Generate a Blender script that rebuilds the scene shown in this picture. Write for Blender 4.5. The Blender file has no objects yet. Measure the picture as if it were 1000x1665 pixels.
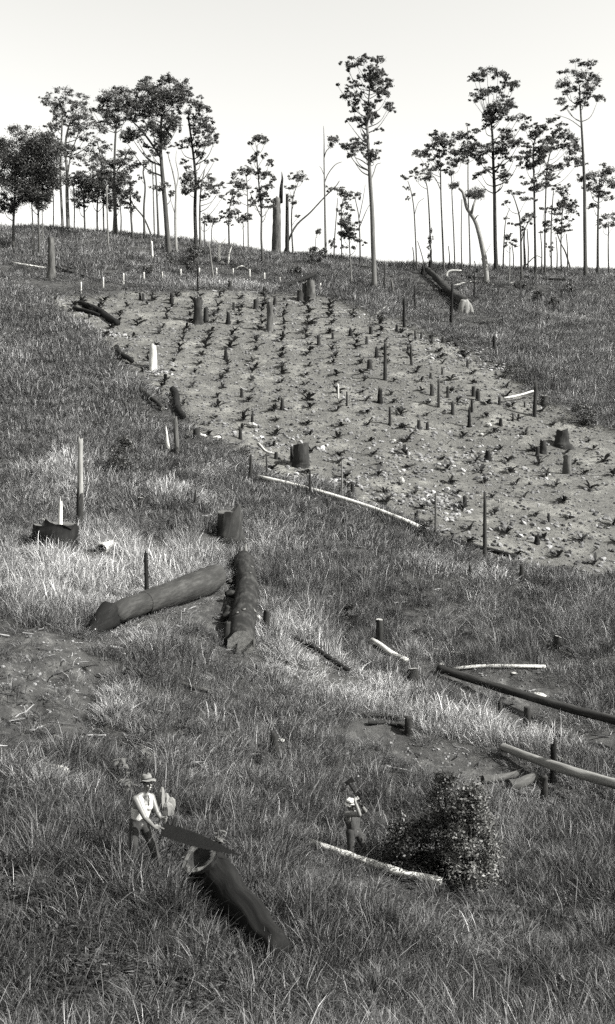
import bpy, math, random
import numpy as np
from mathutils import Vector, Matrix

# ------------------------------------------------------------------ camera, sky, sun, exposure
S = bpy.context.scene
COL = S.collection
CAM_Z = 8.5
PITCH = math.radians(2.0)
FPX = 1700.0                       # focal length in photograph pixels (1000 x 1665)
cam_d = bpy.data.cameras.new('camera')
cam = bpy.data.objects.new('camera', cam_d)
COL.objects.link(cam)
cam.location = (0, 0, CAM_Z)
cam.rotation_euler = (math.pi / 2 - PITCH, 0, 0)
cam_d.sensor_fit = 'VERTICAL'
cam_d.sensor_height = 24.0
cam_d.lens = 24.0 * FPX / 1665.0
cam_d.clip_start = 0.1
cam_d.clip_end = 3000
S.camera = cam

SUN_EL = math.radians(40)
SUN_AZ = math.radians(-20)           # to-sun direction, measured from +X (right) towards +Y (away)
to_sun = Vector((math.cos(SUN_AZ) * math.cos(SUN_EL), math.sin(SUN_AZ) * math.cos(SUN_EL), math.sin(SUN_EL)))
W = bpy.data.worlds.new('World'); S.world = W
W.use_nodes = True
nt = W.node_tree
nt.nodes.clear()
sky = nt.nodes.new('ShaderNodeTexSky'); sky.sky_type = 'NISHITA'; sky.sun_disc = False
sky.sun_elevation = SUN_EL
sky.sun_rotation = math.pi / 2 - SUN_AZ
sky.air_density = 1.0; sky.dust_density = 1.5; sky.ozone_density = 1.0
bw = nt.nodes.new('ShaderNodeVectorMath'); bw.operation = 'DOT_PRODUCT'   # blue-sensitive film: the sky prints white
bw.inputs[1].default_value = (0.15, 0.30, 0.55)
tint = nt.nodes.new('ShaderNodeMix'); tint.data_type = 'RGBA'; tint.blend_type = 'MULTIPLY'
tint.inputs['Factor'].default_value = 1.0
tint.inputs['B'].default_value = (1.0, 0.995, 0.955, 1)
bg = nt.nodes.new('ShaderNodeBackground'); bg.inputs['Strength'].default_value = 0.11
wo = nt.nodes.new('ShaderNodeOutputWorld')
nt.links.new(sky.outputs[0], bw.inputs[0])
nt.links.new(bw.outputs['Value'], tint.inputs['A'])
nt.links.new(tint.outputs['Result'], bg.inputs[0])
nt.links.new(bg.outputs[0], wo.inputs[0])

sun_d = bpy.data.lights.new('sun', 'SUN'); sun_d.energy = 4.8; sun_d.angle = math.radians(0.5)
sun_d.color = (1.0, 0.985, 0.95)
sun = bpy.data.objects.new('sun', sun_d); COL.objects.link(sun)
sun.rotation_euler = to_sun.to_track_quat('Z', 'Y').to_euler()
sun.location = (40, 20, 60)

S.view_settings.view_transform = 'Standard'
S.view_settings.look = 'None'
S.view_settings.exposure = 1.6
S.view_settings.gamma = 1.0
S.view_settings.use_curve_mapping = False
S.render.engine = 'CYCLES'
S.cycles.max_bounces = 3
S.cycles.diffuse_bounces = 2
S.cycles.transmission_bounces = 2
S.cycles.glossy_bounces = 1
S.cycles.use_denoising = False
S.cycles.use_adaptive_sampling = True
S.cycles.adaptive_threshold = 0.04

RNG = np.random.default_rng(7)
random.seed(7)

# ------------------------------------------------------------------ helpers: labels, pixels to rays, noise
def tag(o, label=None, cat=None, group=None, kind=None):
    if label: o['label'] = label
    if cat: o['category'] = cat
    if group: o['group'] = group
    if kind: o['kind'] = kind
    return o

def empty(name, loc):
    o = bpy.data.objects.new(name, None)
    o.empty_display_size = 0.2
    o.location = loc
    COL.objects.link(o)
    return o

FWD = np.array([0, math.cos(PITCH), -math.sin(PITCH)])
UPV = np.array([0, math.sin(PITCH), math.cos(PITCH)])
CAMP = np.array([0, 0, CAM_Z])

def ray(px, py):
    return FWD + np.array([1.0, 0, 0]) * ((px - 500) / FPX) + UPV * (-(py - 832.5) / FPX)

def at(px, py, d):
    return CAMP + d * ray(px, py)

def hash2(ix, iy, seed):
    n = (ix.astype(np.int64) * 374761393 + iy.astype(np.int64) * 668265263 + seed * 1274126177) & 0xFFFFFFFF
    n = ((n ^ (n >> 13)) * 1274126177) & 0xFFFFFFFF
    return ((n ^ (n >> 16)) & 0xFFFF) / 65535.0

def vnoise(x, y, seed=0):
    x = np.asarray(x, float); y = np.asarray(y, float)
    ix = np.floor(x); iy = np.floor(y)
    fx = x - ix; fy = y - iy
    ux = fx * fx * (3 - 2 * fx); uy = fy * fy * (3 - 2 * fy)
    a = hash2(ix, iy, seed); b = hash2(ix + 1, iy, seed); c = hash2(ix, iy + 1, seed); d = hash2(ix + 1, iy + 1, seed)
    return (a * (1 - ux) + b * ux) * (1 - uy) + (c * (1 - ux) + d * ux) * uy

def fbm(x, y, seed=0, octv=3):
    s = 0; a = 0.5; t = 0
    for k in range(octv):
        s = s + a * vnoise(np.asarray(x) * 2 ** k, np.asarray(y) * 2 ** k, seed + 17 * k); t += a; a *= 0.5
    return s / t

def sstep(a, b, x):
    t = np.clip((x - a) / (b - a), 0, 1)
    return t * t * (3 - 2 * t)

# ------------------------------------------------------------------ the hillside as a height field
CTRL = [  # photograph pixel, estimated distance along the view axis
    (-60, 1690, 15), (230, 1690, 15.2), (500, 1690, 15.6), (760, 1690, 16.2), (1060, 1690, 17),
    (-60, 1500, 17.6), (230, 1410, 20), (420, 1470, 19.5), (590, 1404, 26), (800, 1430, 25), (1060, 1430, 25.5),
    (-60, 1250, 24), (90, 1250, 25), (350, 1230, 29), (600, 1250, 32), (850, 1250, 32.5), (1060, 1250, 33),
    (60, 1100, 30.5), (250, 1090, 33), (500, 1090, 36.5), (750, 1090, 39), (1060, 1100, 38.5),
    (-40, 1000, 34), (140, 1010, 35.5), (400, 1000, 39), (700, 1000, 43), (1000, 1000, 43),
    (60, 880, 42), (370, 865, 46), (580, 900, 47), (800, 910, 49), (1040, 935, 49.5),
    (-40, 780, 50), (200, 790, 51), (410, 780, 55.5), (560, 810, 54), (680, 865, 51.5), (820, 820, 56), (1040, 840, 56),
    (50, 680, 64), (290, 690, 66), (490, 757, 61), (650, 720, 66), (850, 740, 65.5), (1040, 760, 64),
    (50, 580, 82), (220, 600, 80), (400, 600, 82), (600, 610, 80), (780, 620, 79), (940, 668, 74), (1060, 680, 74),
    (60, 490, 99), (200, 490, 103), (350, 475, 108), (500, 485, 107), (640, 515, 101), (800, 565, 90), (1000, 560, 95),
    (60, 420, 120), (250, 415, 128), (450, 435, 127), (620, 465, 120), (800, 480, 118), (1000, 490, 117),
    (-40, 372, 138), (80, 371, 138), (200, 382, 142), (300, 396, 145), (420, 411, 148), (550, 424, 150), (700, 437, 152), (900, 443, 153), (1060, 445, 153),
]
pts = [at(*c) for c in CTRL]
crest = pts[-9:]
for c in crest:                       # beyond the crest the ground eases over and falls away
    for dy, dz in ((22, 0.6), (55, -3.0), (160, -26.0)):
        v = (c - CAMP); v = v / math.hypot(v[0], v[1])
        pts.append(np.array([c[0] + v[0] * dy, c[1] + v[1] * dy, c[2] + dz]))
for x in (-25, 0, 25):                # the photographer's own bank
    pts.append(np.array([x, 0.0, CAM_Z - 1.75]))
    pts.append(np.array([x, 8.0, CAM_Z - 4.6]))
    pts.append(np.array([x, -25.0, CAM_Z + 5.0]))
for sx in (-1, 1):                    # the hillside goes on to both sides
    for yy, zz in ((20, 1.0), (45, 3.0), (80, 18.0), (115, 29.0), (150, 36.0), (205, 34.0), (310, 8.0)):
        pts.append(np.array([sx * 110.0, yy, zz + (3 if sx < 0 else -1)]))
PT = np.array(pts)
SC = 50.0

def _U(r2):
    return np.where(r2 > 1e-12, 0.5 * r2 * np.log(np.maximum(r2, 1e-12)), 0.0)

def _fit():
    P = PT[:, :2] / SC; n = len(P)
    K = _U(((P[:, None] - P[None]) ** 2).sum(-1)) + np.eye(n) * 0.004
    Q = np.hstack([np.ones((n, 1)), P])
    A = np.zeros((n + 3, n + 3)); A[:n, :n] = K; A[:n, n:] = Q; A[n:, :n] = Q.T
    b = np.zeros(n + 3); b[:n] = PT[:, 2]
    return np.linalg.solve(A, b)
TW = _fit()

def base_h(x, y):
    x = np.atleast_1d(np.asarray(x, float)); y = np.atleast_1d(np.asarray(y, float))
    sh = x.shape; x = x.ravel(); y = y.ravel()
    P = PT[:, :2] / SC; out = np.empty(len(x))
    for i in range(0, len(x), 20000):
        q = np.stack([x[i:i + 20000], y[i:i + 20000]], 1) / SC
        out[i:i + 20000] = _U(((q[:, None] - P[None]) ** 2).sum(-1)) @ TW[:-3] + TW[-3] + q @ TW[-2:]
    return out.reshape(sh)

def h_plain(x, y):
    b = base_h(x, y)
    x = np.asarray(x, float); y = np.asarray(y, float)
    k = np.clip(y / 60.0, 0.25, 1.6)
    return b + (fbm(x / 5.0, y / 5.0, 3, 3) - 0.5) * 0.7 * k + (fbm(x / 1.3, y / 1.3, 5, 2) - 0.5) * 0.16

HF = h_plain
DS = np.concatenate([np.arange(6, 60, 0.12), np.arange(60, 230, 0.3)])

def ground(px, py, fallback=152):
    """first point where the sight line through a photograph pixel meets the hillside"""
    r = ray(px, py)
    p = CAMP[None] + DS[:, None] * r[None]
    below = p[:, 2] < HF(p[:, 0], p[:, 1])
    if not below.any():
        p = at(px, py, fallback)
        return np.array([p[0], p[1], float(HF(p[0], p[1])[0])])
    i = int(np.argmax(below))
    lo, hi = DS[max(i - 1, 0)], DS[i]
    for _ in range(10):
        m = (lo + hi) / 2; q = CAMP + m * r
        if q[2] < HF(q[0], q[1])[0]: hi = m
        else: lo = m
    q = CAMP + hi * r
    return np.array([q[0], q[1], float(HF(q[0], q[1])[0])])

def depth(p):
    return float(np.dot(np.asarray(p) - CAMP, FWD))

def ppm(p):                            # photograph pixels per metre at a point
    return FPX / depth(p)

def in_poly(x, y, poly):
    x = np.asarray(x, float); y = np.asarray(y, float)
    inside = np.zeros(x.shape, bool); n = len(poly)
    for i in range(n):
        x0, y0 = poly[i]; x1, y1 = poly[(i + 1) % n]
        c = ((y0 > y) != (y1 > y)) & (x < (x1 - x0) * (y - y0) / (y1 - y0 + 1e-12) + x0)
        inside ^= c
    return inside

def poly_dist(x, y, poly):
    """signed distance, positive inside"""
    x = np.asarray(x, float); y = np.asarray(y, float)
    d = np.full(x.shape, 1e9)
    n = len(poly)
    for i in range(n):
        a = np.array(poly[i]); b = np.array(poly[(i + 1) % n]); ab = b - a
        t = np.clip(((x - a[0]) * ab[0] + (y - a[1]) * ab[1]) / (ab @ ab + 1e-12), 0, 1)
        d = np.minimum(d, np.hypot(x - a[0] - t * ab[0], y - a[1] - t * ab[1]))
    return np.where(in_poly(x, y, poly), d, -d)

def to_world(poly):
    return [tuple(ground(px, py)[:2]) for px, py in poly]

PLOT = to_world([(78, 488), (120, 482), (180, 477), (300, 473), (400, 472), (470, 478), (540, 484), (605, 502), (645, 518), (720, 545), (800, 582), (832, 608),
                 (872, 642), (930, 672), (1060, 720), (1100, 930), (930, 932), (800, 905), (690, 862), (640, 838), (560, 806), (500, 785), (440, 770), (395, 725), (320, 705), (292, 672),
                 (262, 632), (205, 585), (140, 530)])
PATCHES = [to_world(p) for p in (
    [(-40, 1012), (60, 1016), (110, 1035), (140, 1065), (140, 1105), (118, 1140), (95, 1180), (95, 1205), (50, 1214), (-40, 1208)],
    [(640, 1192), (720, 1205), (790, 1226), (840, 1250), (860, 1275), (800, 1272), (740, 1262), (690, 1252), (645, 1228)],
    [(715, 1096), (780, 1096), (880, 1100), (925, 1118), (900, 1140), (850, 1148), (790, 1128)],
    [(830, 1158), (1000, 1195), (1000, 1225), (930, 1205), (880, 1175)],
    [(300, 985), (372, 958), (372, 1015), (345, 1035), (300, 1010)],
    [(560, 1190), (650, 1178), (665, 1192), (640, 1204), (580, 1204)],
)]

def plot_d(x, y):
    n = (fbm(np.asarray(x) / 2.2, np.asarray(y) / 2.2, 31, 3) - 0.5) * 2.4
    return poly_dist(x, y, PLOT) + n

def patch_d(x, y):
    n = (fbm(np.asarray(x) / 0.8, np.asarray(y) / 0.8, 41, 3) - 0.5) * 1.1
    d = np.full(np.asarray(x, float).shape, -9.0)
    for p in PATCHES:
        d = np.maximum(d, poly_dist(x, y, p) + n)
    return d

TRENCH = to_world([(168, 1085), (158, 1110), (140, 1150), (160, 1180), (195, 1195), (222, 1225)])
def trench_d(x, y):
    d = np.full(np.asarray(x, float).shape, 1e9)
    for (ax, ay), (bx, by) in zip(TRENCH, TRENCH[1:]):
        ab = np.array([bx - ax, by - ay]); t = np.clip(((x - ax) * ab[0] + (y - ay) * ab[1]) / (ab @ ab), 0, 1)
        d = np.minimum(d, np.hypot(x - ax - t * ab[0], y - ay - t * ab[1]))
    return d + (fbm(np.asarray(x) / 0.6, np.asarray(y) / 0.6, 55, 2) - 0.5) * 0.5

def h_full(x, y):
    x = np.atleast_1d(np.asarray(x, float)); y = np.atleast_1d(np.asarray(y, float))
    h = h_plain(x, y)
    pk = sstep(-0.2, 0.3, patch_d(x, y))
    h = h - 0.22 * sstep(-0.3, 0.5, plot_d(x, y)) - 0.12 * pk + pk * (fbm(x / 1.1, y / 1.1, 91, 3) - 0.5) * np.where(x < -6, 0.9, 0.25)
    return h - 0.6 * np.exp(-(np.maximum(trench_d(x, y), 0) / 0.4) ** 2)
HF = h_full

# ------------------------------------------------------------------ materials (greys: the photograph has no colour)
ALB = 0.68
def grey(v):
    if v < 0.9: v *= ALB
    return (v, v * 0.997, v * 0.955, 1)

def newmat(name):
    m = bpy.data.materials.new(name); m.use_nodes = True
    n = m.node_tree.nodes; l = m.node_tree.links
    return m, n, l, n['Principled BSDF']

def noise_node(n, l, coord, scale, detail=4, rough=0.6, sc=(1, 1, 1)):
    mp = n.new('ShaderNodeMapping'); mp.inputs['Scale'].default_value = sc
    l.new(coord, mp.inputs['Vector'])
    t = n.new('ShaderNodeTexNoise'); t.inputs['Scale'].default_value = scale
    t.inputs['Detail'].default_value = detail; t.inputs['Roughness'].default_value = rough
    l.new(mp.outputs[0], t.inputs['Vector'])
    return t.outputs['Fac']

def ramp(n, l, fac, stops):
    r = n.new('ShaderNodeValToRGB')
    e = r.color_ramp.elements
    while len(e) < len(stops): e.new(0.5)
    for k, (p, v) in enumerate(stops):
        e[k].position = p; e[k].color = grey(v)
    l.new(fac, r.inputs['Fac'])
    return r.outputs['Color']

def bump(n, l, fac, bsdf, strength, dist):
    b = n.new('ShaderNodeBump'); b.inputs['Strength'].default_value = strength; b.inputs['Distance'].default_value = dist
    l.new(fac, b.inputs['Height']); l.new(b.outputs[0], bsdf.inputs['Normal'])

def wood(name, lo, mid, hi, su=9, sv=1.2, rough=0.85, bs=0.6):
    """streaked along the length: UV u runs round the trunk in metres, v along it"""
    m, n, l, b = newmat(name)
    uv = n.new('ShaderNodeUVMap').outputs[0]
    f1 = noise_node(n, l, uv, 1.0, 5, 0.65, (su, sv, 1))
    f2 = noise_node(n, l, uv, 1.0, 3, 0.6, (su * 0.22, sv * 0.6, 1))
    mx = n.new('ShaderNodeMath'); mx.operation = 'ADD'
    l.new(f1, mx.inputs[0]); l.new(f2, mx.inputs[1])
    hf = n.new('ShaderNodeMath'); hf.operation = 'MULTIPLY'; hf.inputs[1].default_value = 0.5
    l.new(mx.outputs[0], hf.inputs[0])
    c = ramp(n, l, hf.outputs[0], [(0.34, lo), (0.5, mid), (0.66, hi)])
    l.new(c, b.inputs['Base Color'])
    b.inputs['Roughness'].default_value = rough; b.inputs['Specular IOR Level'].default_value = 0.15
    bump(n, l, f1, b, bs, 0.03)
    return m

M = {}
M['charred'] = wood('charred_wood', 0.003, 0.007, 0.018, 10, 1.5)
M['bark_dark'] = wood('dark_bark', 0.010, 0.026, 0.065)
M['bark_grey'] = wood('grey_bark', 0.03, 0.08, 0.16)
M['bark_smooth'] = wood('smooth_gum_bark', 0.06, 0.11, 0.18, 5, 0.7, 0.7, 0.25)
M['bark_pale'] = wood('pale_gum_bark', 0.10, 0.22, 0.36, 6, 0.7)
M['wood_grey'] = wood('weathered_grey_wood', 0.07, 0.16, 0.28, 14, 0.9)
M['wood_pale'] = wood('pale_bleached_wood', 0.26, 0.52, 0.75, 14, 0.9, 0.8, 0.4)
M['bark_tree'] = wood('gum_tree_bark', 0.03, 0.06, 0.12, 6, 0.5)
M['bark_log'] = wood('dull_grey_log_bark', 0.016, 0.036, 0.075, 9, 1.5, 0.85, 0.9)
M['bark_mottled'] = wood('peeling_mottled_bark', 0.008, 0.018, 0.06, 6.0, 3.0)

def plain(name, lo, hi, scale, rough=0.9, bs=0.0, bd=0.01, metallic=0.0):
    m, n, l, b = newmat(name)
    tc = n.new('ShaderNodeTexCoord').outputs['Object']
    f = noise_node(n, l, tc, scale, 4)
    l.new(ramp(n, l, f, [(0.3, lo), (0.7, hi)]), b.inputs['Base Color'])
    b.inputs['Roughness'].default_value = rough
    b.inputs['Metallic'].default_value = metallic
    if bs: bump(n, l, f, b, bs, bd)
    return m

M['cut'] = plain('sawn_wood_face', 0.15, 0.36, 9, 0.8, 0.3)
M['cut_dark'] = plain('weathered_sawn_face', 0.04, 0.12, 9, 0.9, 0.3)
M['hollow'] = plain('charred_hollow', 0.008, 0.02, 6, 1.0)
M['stone'] = plain('pale_stone', 0.25, 0.45, 5, 0.9, 0.4, 0.03)
M['skin'] = plain('tanned_skin', 0.12, 0.165, 8, 0.55)
M['singlet'] = plain('white_cotton', 0.55, 0.68, 12, 0.9, 0.25, 0.01)
M['trousers'] = plain('dark_work_cloth', 0.02, 0.04, 9, 0.95, 0.4, 0.02)
M['dark_singlet'] = plain('dark_singlet_cloth', 0.025, 0.045, 9, 0.95, 0.4, 0.02)
M['felt'] = plain('grey_felt', 0.12, 0.2, 7, 0.95, 0.2)
M['felt_pale'] = plain('pale_felt', 0.62, 0.75, 7, 0.95, 0.2)
M['band'] = plain('dark_hat_band', 0.03, 0.05, 7, 0.9)
M['hair'] = plain('dark_hair', 0.015, 0.03, 40, 0.6)
M['boot'] = plain('worn_leather', 0.03, 0.06, 12, 0.6)
M['steel'] = plain('dull_saw_steel', 0.005, 0.012, 5, 0.6)
M['eye'] = plain('dark_eye', 0.01, 0.02, 20, 0.4)
M['teeth'] = plain('white_teeth', 0.7, 0.8, 20, 0.4)

def leafmat(name, lo, hi, trans):
    m, n, l, b = newmat(name)
    geo = n.new('ShaderNodeNewGeometry')
    c = ramp(n, l, geo.outputs['Random Per Island'], [(0.0, lo), (1.0, hi)])
    l.new(c, b.inputs['Base Color']); b.inputs['Roughness'].default_value = 0.55
    t = n.new('ShaderNodeBsdfTranslucent'); l.new(c, t.inputs['Color'])
    mix = n.new('ShaderNodeMixShader'); mix.inputs[0].default_value = trans
    l.new(b.outputs[0], mix.inputs[1]); l.new(t.outputs[0], mix.inputs[2])
    l.new(mix.outputs[0], n['Material Output'].inputs['Surface'])
    return m

M['gum_leaf'] = leafmat('gum_foliage', 0.04, 0.14, 0.3)
M['oak_leaf'] = leafmat('fine_dark_foliage', 0.03, 0.09, 0.25)
M['bush_leaf'] = leafmat('bush_foliage', 0.05, 0.23, 0.2)
M['plant_leaf'] = leafmat('plot_plant_foliage', 0.015, 0.045, 0.15)
M['weed_leaf'] = leafmat('broad_weed_foliage', 0.06, 0.2, 0.3)

# grass: the tone of each tuft comes with its point, each blade varies about it
m, n, l, b = newmat('grass_blades'); M['grass'] = m
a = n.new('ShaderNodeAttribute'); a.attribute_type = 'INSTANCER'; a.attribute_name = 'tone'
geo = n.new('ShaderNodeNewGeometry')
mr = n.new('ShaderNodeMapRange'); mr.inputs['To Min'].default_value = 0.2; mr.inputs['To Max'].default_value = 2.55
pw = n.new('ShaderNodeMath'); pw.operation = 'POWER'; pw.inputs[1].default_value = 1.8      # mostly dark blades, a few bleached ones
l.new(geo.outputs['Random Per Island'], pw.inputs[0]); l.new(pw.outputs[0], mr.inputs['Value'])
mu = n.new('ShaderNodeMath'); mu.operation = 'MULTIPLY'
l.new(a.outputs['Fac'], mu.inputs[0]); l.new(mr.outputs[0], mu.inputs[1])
cc = n.new('ShaderNodeCombineColor')
for k in range(3): l.new(mu.outputs[0], cc.inputs[k])
l.new(cc.outputs[0], b.inputs['Base Color']); b.inputs['Roughness'].default_value = 0.6
t = n.new('ShaderNodeBsdfTranslucent'); l.new(cc.outputs[0], t.inputs['Color'])
mix = n.new('ShaderNodeMixShader'); mix.inputs[0].default_value = 0.2
l.new(b.outputs[0], mix.inputs[1]); l.new(t.outputs[0], mix.inputs[2])
l.new(mix.outputs[0], n['Material Output'].inputs['Surface'])

# ground: turf, tilled soil of the plot, trodden patches
m, n, l, b = newmat('hillside_ground'); M['ground'] = m
tc = n.new('ShaderNodeTexCoord').outputs['Object']
turf = ramp(n, l, noise_node(n, l, tc, 1.3, 7, 0.7), [(0.3, 0.015), (0.5, 0.035), (0.7, 0.07)])
f_fine = noise_node(n, l, tc, 4.5, 8, 0.75)
f_big = noise_node(n, l, tc, 0.22, 4, 0.6)
soil = ramp(n, l, f_fine, [(0.28, 0.055), (0.5, 0.128), (0.72, 0.215)])
soilb = ramp(n, l, noise_node(n, l, tc, 0.45, 7, 0.68), [(0.32, 0.75), (0.5, 0.899), (0.68, 1.4)])
ms = n.new('ShaderNodeMix'); ms.data_type = 'RGBA'; ms.blend_type = 'MULTIPLY'; ms.inputs['Factor'].default_value = 1
l.new(soil, ms.inputs['A']); l.new(soilb, ms.inputs['B'])
dirt = ramp(n, l, noise_node(n, l, tc, 1.7, 9, 0.78), [(0.38, 0.010), (0.52, 0.038), (0.68, 0.14)])
def mixby(attr, A, B):
    at_ = n.new('ShaderNodeAttribute'); at_.attribute_name = attr
    mm = n.new('ShaderNodeMix'); mm.data_type = 'RGBA'
    l.new(at_.outputs['Fac'], mm.inputs['Factor']); l.new(A, mm.inputs['A']); l.new(B, mm.inputs['B'])
    return mm.outputs['Result']
c = mixby('plot', turf, ms.outputs['Result'])
c = mixby('patch', c, dirt)
l.new(c, b.inputs['Base Color']); b.inputs['Roughness'].default_value = 0.95
bump(n, l, f_fine, b, 0.9, 0.12)

# ------------------------------------------------------------------ mesh helpers
class MB:
    def __init__(s):
        s.v = []; s.f = []; s.uv = []
    def face(s, idx, uv=None):
        s.f.append(tuple(idx)); s.uv.append(uv or [(0, 0)] * len(idx))
    def build(s, name, mat, parent=None, loc=None, smooth=True):
        me = bpy.data.meshes.new(name)
        off = np.array(loc if loc is not None else (0, 0, 0), float)
        me.from_pydata([tuple(np.asarray(p) - off) for p in s.v], [], s.f)
        ul = me.uv_layers.new(name='UVMap')
        flat = [c for u in s.uv for p in u for c in p]
        ul.data.foreach_set('uv', flat)
        me.materials.append(mat)
        if smooth: me.polygons.foreach_set('use_smooth', [True] * len(me.polygons))
        me.update()
        o = bpy.data.objects.new(name, me); COL.objects.link(o)
        if parent is not None:
            o.parent = parent
            o.location = Vector(off) - parent.location if loc is not None else Vector((0, 0, 0))
        else:
            o.location = off
        return o

def frames(P):
    P = [np.asarray(p, float) for p in P]; n = len(P); T = []
    for i in range(n):
        t = P[min(i + 1, n - 1)] - P[max(i - 1, 0)]
        T.append(t / (np.linalg.norm(t) + 1e-9))
    u = np.cross(T[0], [0, 1, 0.01]) if abs(T[0][1]) < 0.9 else np.cross(T[0], [1, 0, 0])
    u /= np.linalg.norm(u); out = []
    for t in T:
        u = u - t * (u @ t); u /= np.linalg.norm(u) + 1e-9
        out.append((t, u, np.cross(t, u)))
    return P, out

def tube(mb, P, R, nseg=8, amp=0.0, seed=0, cap0=True, cap1=True, lobes=None, jag=0.0, mod=None, rough=0.0):
    """tapered tube through points P; amp roughens the radius, jag makes a broken far end"""
    P, fr = frames(P)
    rr = random.Random(seed)
    ph = [rr.uniform(0, 6.28) for _ in range(6)]
    start = len(mb.v); n = len(P); L = 0; vs = []
    gro = [rr.uniform(-1, 1) for _ in range(nseg)]
    jg = [rr.uniform(-1, 1) ** 3 for _ in range(nseg)]
    for i in range(n):
        if i: L += np.linalg.norm(P[i] - P[i - 1])
        vs.append(L)
        t, u, w = fr[i]
        for k in range(nseg):
            a = 2 * math.pi * k / nseg
            r = R[i] * (1 + amp * (0.55 * gro[k] + 0.5 * math.sin(2 * a + ph[0] + i * 0.4) + 0.4 * math.sin(3 * a + ph[1] - i * 0.7) + 0.35 * rr.uniform(-1, 1)))
            if rough: r *= 1 + rough * (float(fbm(abs(math.sin(a / 2)) * 9 + seed, L * 2.2 + seed, 7, 3)) - 0.5) * 2
            if lobes: r *= 1 + lobes[i] * max(0, math.sin(2.5 * a + ph[2])) ** 2 * (0.7 + 0.5 * math.sin(a + ph[3]))
            p = P[i] + (u * math.cos(a) + w * math.sin(a)) * r
            if jag and i == n - 1: p = p + t * jag * jg[k]
            if mod is not None: p = mod(p, i, k)
            mb.v.append(p)
    for i in range(n - 1):
        rm = (R[i] + R[i + 1]) / 2
        for k in range(nseg):
            k2 = (k + 1) % nseg
            u0 = k / nseg * 6.28 * rm; u1 = (k + 1) / nseg * 6.28 * rm
            mb.face([start + i * nseg + k, start + i * nseg + k2, start + (i + 1) * nseg + k2, start + (i + 1) * nseg + k],
                    [(u0, vs[i]), (u1, vs[i]), (u1, vs[i + 1]), (u0, vs[i + 1])])
    if cap0:
        mb.face([start + k for k in range(nseg)][::-1], [(0.1 * k, 0) for k in range(nseg)])
    if cap1:
        e = start + (n - 1) * nseg
        mb.v.append(P[-1] - fr[-1][0] * jag * 0.3); ci = len(mb.v) - 1
        for k in range(nseg):
            mb.face([e + k, e + (k + 1) % nseg, ci], [(k * 0.05, vs[-1]), (k * 0.05 + 0.05, vs[-1]), (k * 0.05, vs[-1] + R[-1])])
    return start, nseg, n

def spline(pts, k=6):
    """Catmull-Rom through 3-D points"""
    P = [np.asarray(p, float) for p in pts]
    if len(P) == 2:
        return [P[0] + (P[1] - P[0]) * t for t in np.linspace(0, 1, k)]
    Q = [2 * P[0] - P[1]] + P + [2 * P[-1] - P[-2]]; out = []
    for i in range(1, len(Q) - 2):
        for t in np.linspace(0, 1, k, endpoint=False):
            a, b_, c_, d_ = Q[i - 1], Q[i], Q[i + 1], Q[i + 2]
            out.append(0.5 * (2 * b_ + (c_ - a) * t + (2 * a - 5 * b_ + 4 * c_ - d_) * t * t + (3 * b_ - a - 3 * c_ + d_) * t ** 3))
    out.append(P[-1])
    return out

def leaves_mesh(name, C, A, B, mat, parent=None, loc=(0, 0, 0)):
    """diamond leaves: centres C, half-length vectors A, half-width vectors B"""
    off = np.asarray(loc, float)
    n = len(C)
    V = np.stack([C - A, C + B, C + A, C - B], 1).reshape(-1, 3) - off
    me = bpy.data.meshes.new(name)
    me.vertices.add(4 * n); me.vertices.foreach_set('co', V.astype(np.float32).ravel())
    me.loops.add(4 * n); me.loops.foreach_set('vertex_index', np.arange(4 * n, dtype=np.int32))
    me.polygons.add(n); me.polygons.foreach_set('loop_start', np.arange(0, 4 * n, 4, dtype=np.int32))
    me.polygons.foreach_set('loop_total', np.full(n, 4, dtype=np.int32))
    me.materials.append(mat); me.update(calc_edges=True); me.validate()
    o = bpy.data.objects.new(name, me); COL.objects.link(o)
    if parent is not None:
        o.parent = parent; o.location = Vector(off) - parent.location
    else:
        o.location = off
    return o

def rand_dirs(n, rng):
    v = rng.normal(size=(n, 3)); return v / np.linalg.norm(v, axis=1, keepdims=True)

# ------------------------------------------------------------------ the ground sheet
xs = np.concatenate([np.linspace(-420, -64, 30), np.arange(-62, -30, 0.8), np.arange(-30, 30, 0.36), np.arange(30, 62, 0.8), np.linspace(64, 420, 30)])
ys = np.concatenate([np.linspace(-80, 8, 24), np.arange(9, 60, 0.3), np.arange(60, 125, 0.42), np.arange(125, 175, 0.8), np.linspace(177, 560, 40)])
GX, GY = np.meshgrid(xs, ys)
GZ = h_full(GX.ravel(), GY.ravel()).reshape(GX.shape)
far = np.maximum(np.abs(GX) - 130, 0) + np.maximum(GY - 330, 0)
GZ = np.where(far > 0, np.clip(GZ, -60, 45), GZ)
nx, ny = len(xs), len(ys)
me = bpy.data.meshes.new('ground')
me.vertices.add(nx * ny)
me.vertices.foreach_set('co', np.stack([GX.ravel(), GY.ravel(), GZ.ravel()], 1).astype(np.float32).ravel())
I = np.arange(nx * ny).reshape(ny, nx)
Fq = np.stack([I[:-1, :-1], I[:-1, 1:], I[1:, 1:], I[1:, :-1]], -1).reshape(-1, 4)
me.loops.add(Fq.size); me.loops.foreach_set('vertex_index', Fq.ravel().astype(np.int32))
me.polygons.add(len(Fq)); me.polygons.foreach_set('loop_start', np.arange(0, Fq.size, 4, dtype=np.int32))
me.polygons.foreach_set('loop_total', np.full(len(Fq), 4, dtype=np.int32))
me.polygons.foreach_set('use_smooth', np.ones(len(Fq), bool))
for nm, fn, a0, a1 in (('plot', plot_d, -0.25, 0.35), ('patch', patch_d, -0.2, 0.3)):
    at_ = me.attributes.new(nm, 'FLOAT', 'POINT')
    at_.data.foreach_set('value', sstep(a0, a1, fn(GX.ravel(), GY.ravel())).astype(np.float32))
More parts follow.
